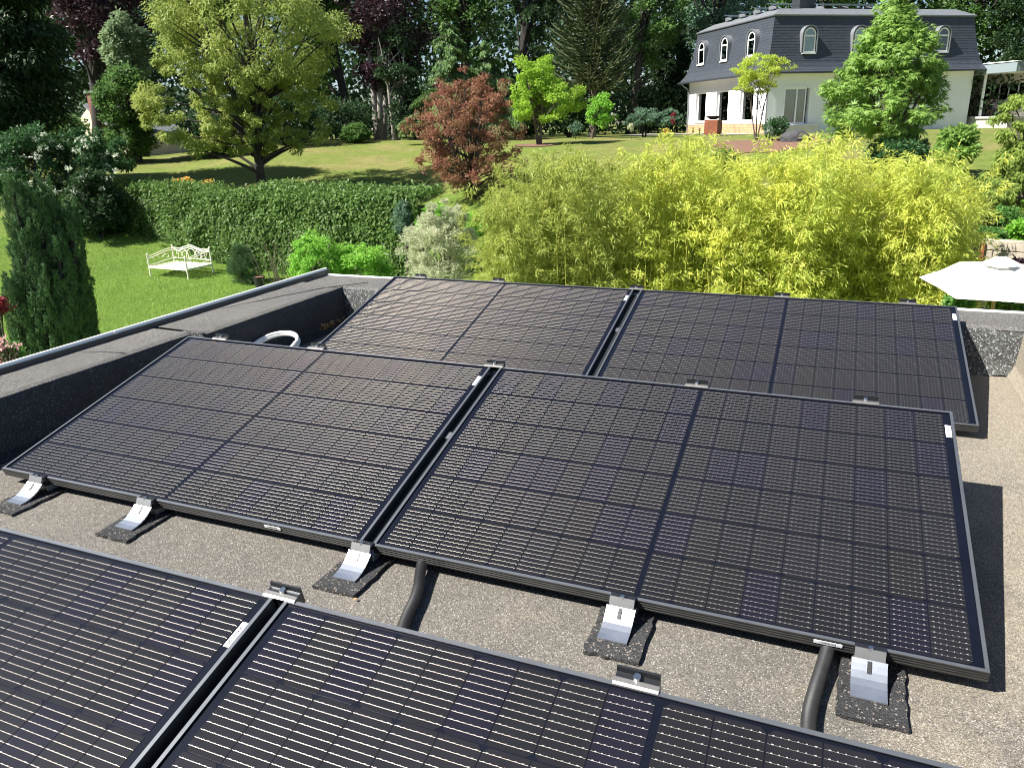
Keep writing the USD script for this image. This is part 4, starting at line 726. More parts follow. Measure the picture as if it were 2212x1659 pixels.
def fbox(mb, M, a0, a1, z0, z1, o0, o1):
    v = np.array([[x, y, z] for x in (a0, a1) for y in (z0, z1) for z in (o0, o1)]); v = v @ M[:3, :3].T + M[:3, 3]
    f = np.array([[0, 1, 3, 2], [4, 6, 7, 5], [0, 4, 5, 1], [2, 3, 7, 6], [0, 2, 6, 4], [1, 5, 7, 3]]); return mb.add(v, f if np.linalg.det(M[:3, :3]) < 0 else f)
ML, MR_ = face_matrix('left'), face_matrix('right')
lw = [(-9.45, -7.95), (-6.38, -4.78), (-3.22, -1.58)]
wall = sbox(-WD, -0.7, -0.301, EAVE)
for a, b in lw: wall = wall.difference(sbox(a, .9, b, 2.9))
obj('wall', MB().prism(wall, -0.30, 0, ML), 'white_render', house, label='sunlit left wall with three tall windows')
wall = sbox(0, -0.9, WL, EAVE).difference(sbox(1.28, .66, 3.05, 2.8))
obj('wall', MB().prism(wall, -0.30, 0, MR_), 'white_render', house, label='front wall with a glazed double door')
m = MB(); m.bx(WL - .3, WL, .301, WD, -.9, EAVE); obj('wall', m, 'white_render', house)
m = MB(); m.bx(.3, WL - .3, WD - .3, WD, -.9, EAVE); obj('wall', m, 'white_render', house)
obj('floor', MB().bx(.3, WL - .3, .3, WD - .3, .60, .655), 'interior', house)
obj('inner_wall', MB().bx(4.2, 4.3, .3, WD - .3, .655, EAVE), 'interior', house); obj('inner_wall', MB().bx(.3, 4.2, 3.4, 3.5, .655, EAVE - .5), 'interior', house)
obj('ceiling', MB().bx(.3, WL - .3, .3, WD - .3, 3.2, 3.3), 'white_frame', house)
def frame_window(M, a, b, z0, z1, dep, name='window', mull=(), sill=True):
    w_ = obj(name, (lambda mb: [fbox(mb, M, a, a + .07, z0, z1, -dep - .07, -dep), fbox(mb, M, b - .07, b, z0, z1, -dep - .07, -dep), fbox(mb, M, a + .07, b - .07, z0, z0 + .07, -dep - .07, -dep), fbox(mb, M, a + .07, b - .07, z1 - .07, z1, -dep - .07, -dep)] and mb)(MB()), 'white_frame', house)
    w_ = UsdGeom.Mesh(w_)
    g = MB(); fbox(g, M, a + .07, b - .07, z0 + .07, z1 - .07, -dep - .045, -dep - .035); obj('pane', g, 'window_glass', w_)
    for x in mull:
        g = MB(); fbox(g, M, x - .045, x + .045, z0 + .07, z1 - .07, -dep - .075, -dep + .012); obj('mullion', g, 'white_frame', w_)
    if sill: g = MB(); fbox(g, M, a - .05, b + .05, z0 - .09, z0 - .002, -.2, .07); obj('sill', g, 'white_frame', w_)
    return w_
for a, b in lw: frame_window(ML, a, b, .9, 2.9, .18)
frame_window(MR_, 1.2, 2.85, .66, 2.8, .08, 'glazed_door', (2.165,), False)
g = MB(); fbox(g, MR_, 1.18, 1.275, .66, 2.9, 0.002, .03); fbox(g, MR_, 3.055, 3.15, .66, 2.9, 0.002, .03); fbox(g, MR_, 1.275, 3.055, 2.805, 2.9, 0.002, .03); obj('door_surround', g, 'white_frame', house)
g = MB(); fbox(g, MR_, 0.6, 3.3, -.9, .58, .002, .9); obj('door_step', g, 'concrete', house)
# sandstone plinth of single stones on the left wall
rs = random.Random(5); st_ = MB(); zc = -.7
while zc < .70:
    h = rs.choice([.13, .16, .19]); h = min(h, .72 - zc); a = -WD
    while a < -.02:
        l = min(rs.choice([.24, .32, .42, .5]), -a); fbox(st_, ML, a + .008, a + l - .008, zc + .008, zc + h - .008, .002, .045 + .02 * rs.random()); a += l
    zc += h
obj('plinth_stones', st_, 'sandstone', house, kind='stuff'); g = MB(); fbox(g, ML, -WD, 0, -.72, .70, .001, .03); obj('plinth_mortar', g, 'concrete', house)
# mansard: slates in lapped courses following the bell-cast slope
prof = np.array([(.62, EAVE - .02), (.40, EAVE + .16), (.20, EAVE + .48), (.06, EAVE + .95), (-.06, EAVE + 1.55), (-.22, EAVE + 2.4), (-.34, TOP)])
pl = np.r_[0, np.cumsum(np.linalg.norm(np.diff(prof, axis=0), axis=1))]
def pr(s): return np.array([np.interp(s, pl, prof[:, 0]), np.interp(s, pl, prof[:, 1])])
sl = MB(); rs = random.Random(9); pitch = .165; kk = 0; s = 0.0
while s < pl[-1] - .02:
    s2 = min(s + pitch * 1.35, pl[-1]); (o0, z0), (o1, z1) = pr(s), pr(s2); t = .014
    for which in ('right', 'left'):
        M = MR_ if which == 'right' else ML; lo, hi_ = (-o0, WL + o0) if which == 'right' else (-WD - o0, o0); a = lo - (.14 if kk % 2 else 0)
        while a < hi_:
            wd = .28 * (.92 + .16 * rs.random()); b = min(a + wd, hi_); a_ = max(a, lo)
            if b - a_ > .02:
                e = .006; l = t + .006 * rs.random(); sh = (o1 - o0)
                c0 = a_ + e + (max(0, (lo - sh) - a_ - 0) if a_ == lo else 0); x0, x1 = a_ + e / 2, b - e / 2; y0 = x0 - (sh if a_ == lo else 0) * (1 if True else 0); y1 = x1 + (sh if b == hi_ else 0)
                v = np.array([(x0, z0, o0 + l), (x1, z0, o0 + l), (y1, z1, o1 + .002), (y0, z1, o1 + .002), (x0, z0, o0 + l - .012), (x1, z0, o0 + l - .012)]); sl.add(v @ M[:3, :3].T, [[0, 1, 2], [0, 2, 3], [4, 1, 0], [4, 5, 1]] if which == 'right' else [[0, 1, 2], [0, 2, 3], [4, 1, 0], [4, 5, 1]])
            a += wd
    s += pitch; kk += 1
roof = obj('roof', sl, 'slate', house, kind='stuff'); roof = UsdGeom.Mesh(roof)
# solid under-roof behind the slates, cornice, upper slope and flat top
ring = lambda o, z: np.array([(-o, -o, z), (WL + o, -o, z), (WL + o, WD + o, z), (-o, WD + o, z)])
def loft(levels):
    mb = MB(); R_ = [ring(o, z) for o, z in levels]; v = np.vstack(R_); f = []
    for k in range(len(levels) - 1):
        for q in range(4): f.append([k * 4 + q, k * 4 + (q + 1) % 4, (k + 1) * 4 + (q + 1) % 4, (k + 1) * 4 + q])
    n = len(levels) - 1; f.append([n * 4, n * 4 + 1, n * 4 + 2, n * 4 + 3]); f.append([3, 2, 1, 0]); return mb.add(v, f)
obj('roof_core', loft([(.56, EAVE - .02)] + [(o - .03, z - .01) for o, z in prof[1:]]), 'dark_zinc', roof)
obj('cornice', loft([(-.36, TOP - .04), (-.24, TOP), (-.22, TOP + .06), (-.26, TOP + .075), (-1.15, TOP + .52), (-1.2, TOP + .52)]), 'zinc', roof)
m = MB()
for o in (0, 1):
    fbox(m, MR_, -.66, WL + .66, EAVE - .13, EAVE - .025, .56, .67) if o == 0 else fbox(m, ML, -WD - .66, .555, EAVE - .13, EAVE - .025, .56, .67)
obj('gutter', m, 'dark_zinc', house); m = MB(); m.bx(-.5, WL + .5, -.5, WD + .5, EAVE - .06, EAVE - .03); obj('soffit', m, 'white_frame', house)
obj('downpipe', MB().tube([(-.60, WD + .1, EAVE - .1), (-.45, WD + .08, EAVE - .3), (-.12, WD - .05, EAVE - .55), (-.09, WD - .08, EAVE - .9), (-.09, WD - .08, -.5)], .05, 8), 'zinc', house)
obj('downpipe', MB().tube([(-.06, -.09, EAVE - .1), (-.06, -.09, -.5)], .045, 8), 'zinc', house)
def dormer(M, a, z0):
    w, hgt = .46, 1.0; th = np.linspace(0, PI, 15); arch = lambda r, zz: [(-r, 0)] + [(-r * math.cos(t), zz + r * math.sin(t)) for t in th] + [(r, 0)]
    D = np.eye(4); D[:3, :3] = M[:3, :3]; D[:3, 3] = M[:3, :3] @ np.array([a, z0, 0]); hood = Polygon(arch(.56, 1.02)).difference(Polygon(arch(.50, 1.02)).union(sbox(-.50, -1, .50, .1)))
    d_ = UsdGeom.Mesh(obj('dormer', MB().prism(hood, -.40, .15, D), 'zinc', house)); rev = Polygon(arch(.50, 1.02)).difference(Polygon(arch(.42, 1.02)))
    obj('reveal', MB().prism(rev, -.40, .11, D), 'dark_zinc', d_)
    inner = Polygon(arch(.34, 1.02)).intersection(sbox(-1, .08, 1, 2)); fr = Polygon(arch(.42, 1.02)).difference(inner).union(sbox(-.42, .92, .42, 1.01)); fr = fr.difference(Polygon()) if False else fr
    obj('frame', MB().prism(fr, .045, .10, D), 'white_frame', d_); obj('pane', MB().prism(inner, .06, .07, D), 'window_glass', d_)
    obj('backing', MB().prism(Polygon(arch(.42, 1.02)), -.02, .035, D), 'interior', d_); obj('sill', MB().prism(sbox(-.50, -.09, .50, -.003), -.3, .16, D), 'white_frame', d_)
for a in (2.62, 6.26, 12.57): dormer(MR_, a, 4.85)
for a in (-8.8, -5.55, -2.15): dormer(ML, a, 4.85)
for k, (x, y) in enumerate([(1.3, 1.6), (1.3, 3.4), (1.3, 5.2), (1.3, 7.0), (4.7, 1.6), (6.5, 1.6), (8.3, 1.6), (10.1, 1.6)]):
    c_, s_ = math.cos(.22), math.sin(.22); R_ = np.array([[c_, 0, -s_], [0, 1, 0], [s_, 0, c_]]) if False else np.array([[1, 0, 0], [0, c_, -s_], [0, s_, c_]])
    t = UsdGeom.Mesh(obj('roof_panel', MB().box((x + .4, y, TOP + .80), (1.72, 1.05, .04), R_, .004), 'roof_panel', house)); obj('stand', MB().bx(x - .4, x - .36, y - .4, y + .42, TOP + .52, TOP + .72), 'zinc', t)
ch = UsdGeom.Mesh(obj('chimney', MB().bx(3.5, 4.7, 2.6, 3.5, TOP + .5, TOP + 1.7), 'dark_zinc', house)); obj('cap', MB().bx(3.4, 4.8, 2.5, 3.6, TOP + 1.7, TOP + 1.78), 'zinc', ch)

# porch wing on the right with table, chairs and a seated person
porch = thing('porch_wing', 'flat-roofed porch with grey-blue fascia and slim white column at the right edge', 'porch', mat=np.diag([1.075, 1.08, 1, 1]) @ HM)
obj('fascia', MB().bx(14.75, 14.95, -2.75, 6.0, 3.42, 4.02), 'porch_fascia', porch); obj('fascia', MB().bx(14.95, 21.5, -2.78, -2.60, 3.42, 4.02), 'zinc', porch)
obj('roof', MB().bx(14.951, 21.5, -2.599, 6.0, 3.55, 3.95), 'zinc', porch); obj('edge_cap', MB().bx(14.70, 14.98, -2.80, 6.0, 4.022, 4.07), 'white_frame', porch)
obj('ceiling_board', MB().bx(14.951, 21.4, -2.59, 6.0, 3.40, 3.545), 'white_frame', porch)
obj('column', MB().tube([(15.02, -.35, .75), (15.02, -.35, 3.41)], .085, 14), 'white_frame', porch, smooth=50)
obj('floor_slab', MB().bx(14.6, 21.4, -2.9, 6.0, .60, .74), 'concrete', porch, label='pale floor slab'); obj('base_wall', MB().bx(14.7, 21.3, -2.8, 6.0, -1.5, .598), 'concrete', porch)
wp = sbox(-6.0, .742, 2.8, 3.40).difference(sbox(-1.9, 1.75, 1.6, 2.85)).difference(sbox(-4.35, .78, -3.25, 2.95))
WM = np.eye(4); WM[:3, 0], WM[:3, 1], WM[:3, 2] = (0, -1, 0), (0, 0, 1), (-1, 0, 0); WM[:3, 3] = (17.0, 0, 0)
obj('wall', MB().prism(wp, -.25, 0, WM), 'porch_wall', porch); obj('wall', MB().bx(15.2, 16.99, 5.7, 5.95, .742, 3.40), 'porch_wall', porch)
def pwin(a, b, z0, z1, n, nm):
    g = MB()
    for x in np.linspace(a, b, n + 1): fbox(g, WM, x - .03, x + .03, z0, z1, -.16, -.10)
    fbox(g, WM, a + .03, b - .03, z0, z0 + .05, -.155, -.105); fbox(g, WM, a + .03, b - .03, z1 - .05, z1, -.155, -.105)
    w_ = UsdGeom.Mesh(obj(nm, g, 'white_frame', porch)); g = MB(); fbox(g, WM, a + .03, b - .03, z0 + .05, z1 - .05, -.135, -.125); obj('pane', g, 'window_glass', w_)
pwin(-1.9, 1.6, 1.75, 2.85, 5, 'window'); pwin(-4.35, -3.25, .78, 2.95, 1, 'glazed_door')
obj('back_room_wall', MB().bx(19.0, 19.1, -2.5, 6.0, .742, 3.40), 'interior', porch)
g = MB()
for k in range(2): fbox(g, WM, -3.95 + k * .12, -3.91 + k * .12, 1.1 + .1 * k, 2.2, -.098, -.09)
obj('leaf_sticker', g, 'green_trellis', porch)
def at_house(x, y, z, rot=0.0):
    M = HM.copy(); c, s = math.cos(rot), math.sin(rot); R2 = np.array([[c, s, 0, 0], [-s, c, 0, 0], [0, 0, 1, 0], [x * 1.075, y * 1.08, z, 1.0]]); return R2 @ HM
tb = thing('porch_table', 'wooden-topped table with dark legs in the porch', 'table', mat=at_house(16.3, 1.5, .742)); obj('tabletop', MB().box((0, 0, .74), (.9, 2.2, .04)), 'oak_top', tb)
for sx in (-.38, .38):
    for sy_ in (-1.0, 1.0): obj('leg', MB().box((sx, sy_, .36), (.07, .07, .719)), 'dark_steel', tb)
def chair(lab, first=None, x=0, y=0, rot=0):
    if first is not None: return copy_of(first, 'porch_chair', lab, at_house(x, y, .742, rot))
    c = thing('porch_chair', lab, 'chair', mat=at_house(x, y, .742, rot), group='dark chairs in the porch'); obj('seat', MB().box((0, 0, .45), (.46, .46, .05), None, .01), 'dark_seat', c); obj('backrest', MB().box((0, -.22, .68), (.46, .04, .38), None, .01), 'dark_seat', c)
    for sx in (-.2, .2):
        for sy_ in (-.2, .2): obj('leg', MB().box((sx, sy_, .212), (.03, .03, .424)), 'dark_steel', c)
    return c
ch1 = chair('dark chair at the left end of the porch table', None, 15.6, 2.3, -PI / 2); chair('dark chair on the near side of the porch table, left of the white column', ch1, 15.6, 1.1, -PI / 2); chair('dark chair under the seated person, right of the white column', ch1, 16.0, -.35, -.3)
def person():
    import manifold3d as m3
    o = thing('person', 'person with dark hair sitting leaning forward, head propped on a hand', 'person', mat=at_house(16.0, -.35, .742, -.3))
    J = {'hipL': (-.10, -.02, .53, .10), 'hipR': (.10, -.02, .53, .10), 'kneeL': (-.11, .40, .50, .062), 'kneeR': (.11, .40, .50, .062), 'ankL': (-.11, .36, .09, .042), 'ankR': (.11, .40, .09, .042), 'toeL': (-.11, .52, .04, .035), 'toeR': (.11, .56, .04, .035), 'waist': (0, .02, .70, .125), 'chest': (0, .14, .93, .14), 'shL': (-.17, .17, 1.02, .06), 'shR': (.17, .17, 1.02, .06), 'neck': (0, .21, 1.07, .05), 'head0': (0, .25, 1.16, .085), 'head1': (0, .27, 1.24, .095), 'elL': (-.22, .40, .80, .042), 'elR': (.19, .44, .80, .042), 'wrL': (-.08, .60, .80, .03), 'wrR': (.08, .38, 1.06, .03), 'haL': (-.02, .66, .80, .035), 'haR': (.05, .345, 1.13, .035)}
    ball = lambda k: m3.Manifold.sphere(J[k][3], 16).translate(J[k][:3]); bone = lambda a, b: m3.Manifold.batch_hull([ball(a), ball(b)])
    def build(pairs):
        s = None
        for a, b in pairs: s = bone(a, b) if s is None else s + bone(a, b)
        s = s.refine_to_length(.03); mm = s.to_mesh(); t = trimesh.Trimesh(mm.vert_properties[:, :3], mm.tri_verts); trimesh.smoothing.filter_taubin(t, iterations=6); return t
    body = build([('hipL', 'hipR'), ('hipL', 'kneeL'), ('hipR', 'kneeR'), ('kneeL', 'ankL'), ('kneeR', 'ankR'), ('ankL', 'toeL'), ('ankR', 'toeR'), ('hipL', 'waist'), ('hipR', 'waist'), ('waist', 'chest'), ('chest', 'shL'), ('chest', 'shR'), ('shL', 'elL'), ('shR', 'elR'), ('elL', 'wrL'), ('elR', 'wrR'), ('wrL', 'haL'), ('wrR', 'haR'), ('chest', 'neck'), ('neck', 'head0'), ('head0', 'head1')])
    plain('skin', (0.52, 0.31, 0.22), .55, var=.05); plain('hair', (0.022, 0.014, 0.010), .5); plain('dark_cloth', (0.05, 0.045, 0.05), .9)
    obj('body', MB().tm(body), 'skin', o, smooth=True)
    J.update({'a': (0, .24, 1.27, .105), 'b': (0, .17, 1.12, .08), 'c': (0, .10, .98, .06), 't0': (0, .02, .70, .14), 't1': (0, .14, .93, .152), 'p0': (-.10, -.02, .53, .112), 'p1': (.10, -.02, .53, .112), 'q0': (-.11, .30, .51, .08), 'q1': (.11, .30, .51, .08)})
    obj('hair', MB().tm(build([('a', 'b'), ('b', 'c')])), 'hair', o, smooth=True); obj('top', MB().tm(build([('t0', 't1')])), 'dark_cloth', o, smooth=True); obj('shorts', MB().tm(build([('p0', 'p1'), ('p0', 'q0'), ('p1', 'q1'), ('p0', 't0'), ('p1', 't0')])), 'dark_cloth', o, smooth=True)
person()

# fire bowl, lawn lights, patio, mulch, rock
pg = G(1540, 284, 48.5); fb = thing('fire_bowl', 'dark bowl on a rust-brown steel cube with castors before the house', 'fire pit', pg, -.2)
obj('cube', MB().box((0, 0, .50), (.80, .80, .80), None, .01), 'corten', fb); obj('bowl', revolve(np.array([(0, .92), (.22, .94), (.46, 1.10), (.44, 1.115), (.2, .97), (0, .96)]), sections=24), 'dark_steel', fb, smooth=40)
for sx in (-.3, .3):
    for sy_ in (-.3, .3): c = trimesh.creation.cylinder(.05, .04, sections=10); c.apply_transform(trimesh.transformations.rotation_matrix(PI / 2, [1, 0, 0])); c.apply_translation([sx, sy_, .05]); obj('castor', MB().tm(c), 'dark_steel', fb)
for u, lab in ((1511, 'small dark bollard light nearest the fire bowl'), (1497, 'small dark bollard light by the house corner downpipe')):
    p = G(u, 286, 48.8 if u > 1500 else 56); o = thing('bollard_light', lab, 'garden light', p, group=None); obj('post', MB().box((0, 0, .19), (.08, .08, .40), None, .008), 'dark_steel', o); obj('head', MB().box((0, 0, .41), (.11, .09, .035), None, .006), 'dark_steel', o)
def sheet(pts, lift, name, m, kind='structure', lab=None, n=14):
    """an irregular patch laid on the terrain"""
    c = np.mean(pts, 0); P = np.array(pts); th = np.linspace(0, 2 * PI, 60, endpoint=False); ang = np.arctan2(*(P - c).T[::-1]); rr = np.linalg.norm(P - c, axis=1); o = np.argsort(ang); R_ = np.interp(th, np.r_[ang[o] - 2 * PI, ang[o], ang[o] + 2 * PI], np.tile(rr[o], 3)) if ang.min() < 0 else np.interp(th, ang[o], rr[o], period=2 * PI)
    R_ = R_ * (1 + .08 * np.sin(th * 5 + 1) + .05 * np.sin(th * 11)); k = np.linspace(0, 1, n); X = c[0] + np.outer(k, R_ * np.cos(th)); Y = c[1] + np.outer(k, R_ * np.sin(th)); Z = ground(X, Y) + lift * (1 - .0 * k[:, None])
    i, j = np.meshgrid(np.arange(n - 1), np.arange(60), indexing='ij'); i, j = i.ravel(), j.ravel(); j2 = (j + 1) % 60
    p_ = obj(name, MB().add(np.stack([X, Y, Z], -1).reshape(-1, 3), np.stack([i * 60 + j, (i + 1) * 60 + j, (i + 1) * 60 + j2, i * 60 + j2], 1)), m, None, smooth=True); tag(p_, lab, None, None, kind); return p_
leafmat('bark_mulch', [(0.075, 0.035, 0.022), (0.15, 0.075, 0.048), (0.25, 0.14, 0.095)], 0.0, 0.9, clump=6, gain=1.0)
plain('mulch_soil', (0.16, 0.085, 0.058), .95, var=.5, scale=14, bump=.8, bscale=25)
sheet([G(u, 330, d)[:2] for u, d in ((1572, 35), (1572, 38.6), (1690, 38.8), (1768, 38), (1768, 34.5), (1660, 33.5))], .03, 'mulch_bed', 'mulch_soil')
sheet([G(u, 312, d)[:2] for u, d in ((1120, 40.2), (1135, 42), (1180, 42), (1195, 40.2), (1160, 39.2))], .03, 'mulch_bed', 'mulch_soil')
sheet([hp(x, y)[:2] for x, y in ((-4.4, 9), (-.05, 9), (-.05, -.8), (-3.2, -1.2))], .02, 'patio', 'paving')
r = np.random.default_rng(120); p = G(1715, 330, 36.5); ico = trimesh.creation.icosphere(3); ico.vertices *= (1 + .3 * (meshkit.fbm(ico.vertices * 1.7, 3, 4)[:, None] - .5)) * np.array([.62, .5, .36]); ico.vertices[:, 2] += .1
o = thing('garden_rock', 'large grey boulder in the mulch bed below the house', 'rock', p); plain('rock', (.05, .05, .055), .9, var=.35, scale=5, bump=.6, bscale=12); obj('boulder', MB().tm(ico), 'rock', o)
# small house behind the trees on the left
ps = spot(205, 250, 58); sh = thing('small_house', 'small house half hidden at left, with brick chimney and cream gable', 'house', (*ps, float(ground(*ps))), -.25); hz = high(205, 300, 58) - float(ground(*ps)); ht = high(160, 222, 58) - float(ground(*ps))
gb = Polygon([(-2.0, 0), (3.4, 0), (3.4, hz - .2), (-.6, ht - .25), (-2.0, ht - .9)]); obj('wall', MB().prism(gb, 0, 4, np.array([[1, 0, 0, 0], [0, 0, 1, 0], [0, 1, 0, 0], [0, 0, 0, 1.0]])), 'cream_wall', sh)
a = math.atan2(hz - ht + .05, 4.4); obj('roof', MB().box((1.3, 2.0, (hz + ht) / 2 - .12), (4.9, 4.4, .12), np.array([[math.cos(a), 0, -math.sin(a)], [0, 1, 0], [math.sin(a), 0, math.cos(a)]])), 'zinc', sh)
cc = UsdGeom.Mesh(obj('chimney', MB().bx(.15, 1.15, -.35, .6, hz - .4, high(220, 203, 58) - float(ground(*ps))), 'brick_dark', sh)); obj('cap', MB().bx(0, 1.3, -.45, .7, high(220, 203, 58) - float(ground(*ps)) + .002, high(220, 200, 58) - float(ground(*ps)) + .05), 'zinc', cc)
tr_ = thing('garden_trellis', 'small green lattice frame standing beside the brick chimney', 'trellis', (*spot(262, 260, 56), float(ground(*spot(262, 260, 56)))), -.25); t0, t1 = high(258, 292, 56) - float(ground(*spot(262, 260, 56))), high(258, 250, 56) - float(ground(*spot(262, 260, 56)))
for k in range(5): obj('slat', MB().box((-.45 + k * .225, 0, t1 / 2), (.05, .03, t1)), 'green_trellis', tr_)
for k in range(6): obj('rail', MB().box((0, .03, t0 + (t1 - t0) * k / 5.2), (1.0, .028, .05)), 'green_trellis', tr_)

# ------------------------------------------------------------------ white metal daybed on the lawn
plain('cream_metal', (0.74, 0.71, 0.58), 0.45, var=.06, scale=8)
def daybed():
    P0, P1, P2 = [np.array(atz_) for atz_ in ((0, 0, 0),) * 3]
    fl, fr, bl = spot(326.5, 600.2, 26.9), spot(408, 607.6, 25.6), None
    W_ = np.linalg.norm(fr - fl); a = math.atan2(*(fr - fl)[::-1]); z = float(ground(*fl)); M_ = np.diag([1, 1, .76, 1.0]) @ np.array([[math.cos(a), math.sin(a), 0, 0], [-math.sin(a), math.cos(a), 0, 0], [0, 0, 1, 0], [*fl, z, 1]]); o = thing('garden_bench', 'cream-white metal garden daybed with curly scrollwork on the lawn', 'bench', mat=M_); D_, H_, S_ = 1.0, 1.02, .40
    for x, y, h in ((0, 0, .92), (W_, 0, .92), (0, D_, 1.10), (W_, D_, 1.10)):
        l = obj('leg', MB().tube([(x, y, 0), (x, y, h)], .024, 10), 'cream_metal', o, smooth=50); obj('finial', MB().tm(trimesh.creation.icosphere(2, .034).apply_translation([x, y, h + .02])), 'cream_metal', UsdGeom.Mesh(l), smooth=True)
    t = np.linspace(0, 1, 30)
    back = lambda zz: np.c_[W_ * t, np.full(30, D_), zz + .20 * np.exp(-((t - .5) / .20) ** 2) + .03 * np.cos(t * 2 * PI)]
    for zz in (1.00, .92): obj('back_rail', MB().tube(back(zz), .019, 8), 'cream_metal', o, smooth=50)
    obj('back_rail', MB().tube([(0, D_, .60), (W_, D_, .60)], .017, 8), 'cream_metal', o, smooth=50)
    for x in (0, W_):
        side = lambda z0, z1: np.c_[np.full(30, x), D_ * t, z0 + (z1 - z0) * smooth01(t * 1.1)]
        for z0, z1 in ((.86, 1.02), (.77, .94), (.48, .58)): obj('side_rail', MB().tube(side(z0, z1), .018, 8), 'cream_metal', o, smooth=50)
        s = np.linspace(0, 1, 24)
        for y0, sg in ((.28, 1), (.74, -1)):
            th = s * 4.2; rad = .16 * (1 - .75 * s); obj('scroll', MB().tube(np.c_[np.full(24, x), y0 + sg * rad * np.cos(th), .70 + rad * np.sin(th)], .013, 6), 'cream_metal', o, smooth=50)
    s = np.linspace(0, 1, 26)
    for cx_, sg in ((.14, 1), (.36, -1), (.64, 1), (.86, -1)):
        th = s * 4.4 - .6; rad = .19 * (1 - .78 * s); obj('scroll', MB().tube(np.c_[cx_ * W_ + sg * rad * np.cos(th), np.full(26, D_ + .001), .80 + rad * np.sin(th)], .013, 6), 'cream_metal', o, smooth=50)
    for cx_ in (.28, .5, .72):
        arc = np.linspace(0, PI, 20); obj('arch', MB().tube(np.c_[cx_ * W_ + .24 * np.cos(arc), np.full(20, D_ - .001), .60 + .42 * np.sin(arc)], .013, 6), 'cream_metal', o, smooth=50)
    for y in (0, D_): obj('seat_rail', MB().bx(.025, W_ - .025, y - .018, y + .018, S_ - .03, S_ + .05), 'cream_metal', o)
    for x in (0, W_): obj('seat_rail', MB().bx(x - .017, x + .017, .025, D_ - .025, S_ - .03, S_ + .04), 'cream_metal', o)
    for k in range(13): y = .05 + (D_ - .1) * k / 12; obj('seat_slat', MB().bx(.02, W_ - .02, y - .026, y + .026, S_ + .012, S_ + .024), 'cream_metal', o)
daybed()

# ------------------------------------------------------------------ parasol, sleeper wall and planting on the right
plain('parasol_cloth', (0.80, 0.78, 0.74), 0.8, var=.03, scale=2); plain('parasol_pole', (0.40, 0.22, 0.10), .5, var=.2)
def parasol():
    d = 12.3; a, b = spot(1985, 602, d), spot(2158, 590, d); R_ = np.linalg.norm(a - b); zt = high(2158, 568, d); ze = high(1985, 597, d); z0 = float(ground(*b)); o = thing('garden_parasol', 'large off-white garden parasol standing beyond the right roof corner', 'parasol', (*b, z0)); zt -= z0; ze -= z0
    n = 6; cam_dir = unit(C[:2] - b); ph = math.atan2(*(a - b)[::-1]) + 0.02; tilt = lambda v: v - np.c_[np.zeros((len(v), 2)), 0.12 * np.clip(v[:, :2] @ cam_dir / R_, -1, 1)]
    for k in range(n):
        t = [ph + 2 * PI * (k + q / 6) / n for q in range(7)]; vs = []
        for s in np.linspace(0.10, 1, 8):
            for q, th in enumerate(t):
                ch = math.cos(PI / n) / math.cos(th - ph - 2 * PI * (k + .5) / n); sag = 1 - abs(q - 3) / 3; rad = R_ * s * ch * (1 - .035 * sag * s); vs.append((rad * math.cos(th), rad * math.sin(th), zt - (zt - ze) * (s ** 1.08) - .05 * sag * s * (1.1 - s)))
        f = [[i * 7 + q, i * 7 + q + 1, (i + 1) * 7 + q + 1, (i + 1) * 7 + q] for i in range(7) for q in range(6)]; vs = tilt(np.array(vs)); f = np.array(f)
        m = MB().add(np.vstack([vs, vs - [0, 0, .006]]), np.vstack([f, f[:, ::-1] + len(vs)])); obj('canopy_panel', m, 'parasol_cloth', o, smooth=35)
        th = ph + 2 * PI * k / n; obj('rib', MB().tube(tilt(np.array([(.04 * math.cos(th), .04 * math.sin(th), zt - .05), (R_ * .985 * math.cos(th), R_ * .985 * math.sin(th), ze - .012)])), .011, 5), 'parasol_pole', o)
    vs = [(0, 0, zt + .075)]
    for i, (rr, zz) in enumerate(((.10, .060), (.21, .004))):
        for q in range(32): th = ph + 2 * PI * q / 32; w = 1 + .05 * math.cos(6 * (th - ph)); vs.append((rr * w * math.cos(th), rr * w * math.sin(th), zt + zz - (.010 * (1 - math.cos(6 * (th - ph))) if i else 0)))
    f = [[0, 1 + q, 1 + (q + 1) % 32] for q in range(32)] + sum(([[1 + q, 33 + q, 33 + (q + 1) % 32], [1 + q, 33 + (q + 1) % 32, 1 + (q + 1) % 32]] for q in range(32)), []); obj('top_vent', MB().add(tilt(np.array(vs)), np.array(f)), 'parasol_cloth', o, smooth=50)
    obj('pole', MB().tube([(0, 0, .06), (0, 0, zt)], .024, 10), 'parasol_pole', o, smooth=50); obj('base', revolve(np.array([(0, 0), (.32, 0), (.32, .06), (.05, .12), (.04, .3), (0, .3)]), sections=24), 'concrete', o, smooth=40)
parasol()
plain('sleeper_wood', (0.36, 0.31, 0.25), .9, var=.35, scale=4, bump=.6, bscale=20)
def sleeper_wall():
    a, b = spot(2062, 560, 16.3), spot(2420, 560, 15.9); L = np.linalg.norm(b - a); ang = math.atan2(*(b - a)[::-1]); zt = high(2150, 519, 16.1); o = thing('sleeper_wall', 'retaining wall of weathered horizontal timber sleepers behind the parasol', 'retaining wall', (*a, -3.0), ang); r = random.Random(4); z = zt + 3.0; k = 0
    while z > 0.05:
        x = -.5 - (1.0 if k % 2 else 0)
        while x < L: l = 2.1; obj('sleeper', MB().bx(x + .006, x + l - .006, -.02 + .012 * r.random(), .16, z - .185, z - .006, .008), 'sleeper_wood', o); x += l
        z -= .192; k += 1
    for q in range(int(L / 1.45) + 1): obj('post', MB().bx(.4 + q * 1.45, .47 + q * 1.45, -.075, -.022, 0, zt + 3.0 - .06), 'corten', o)
sleeper_wall()
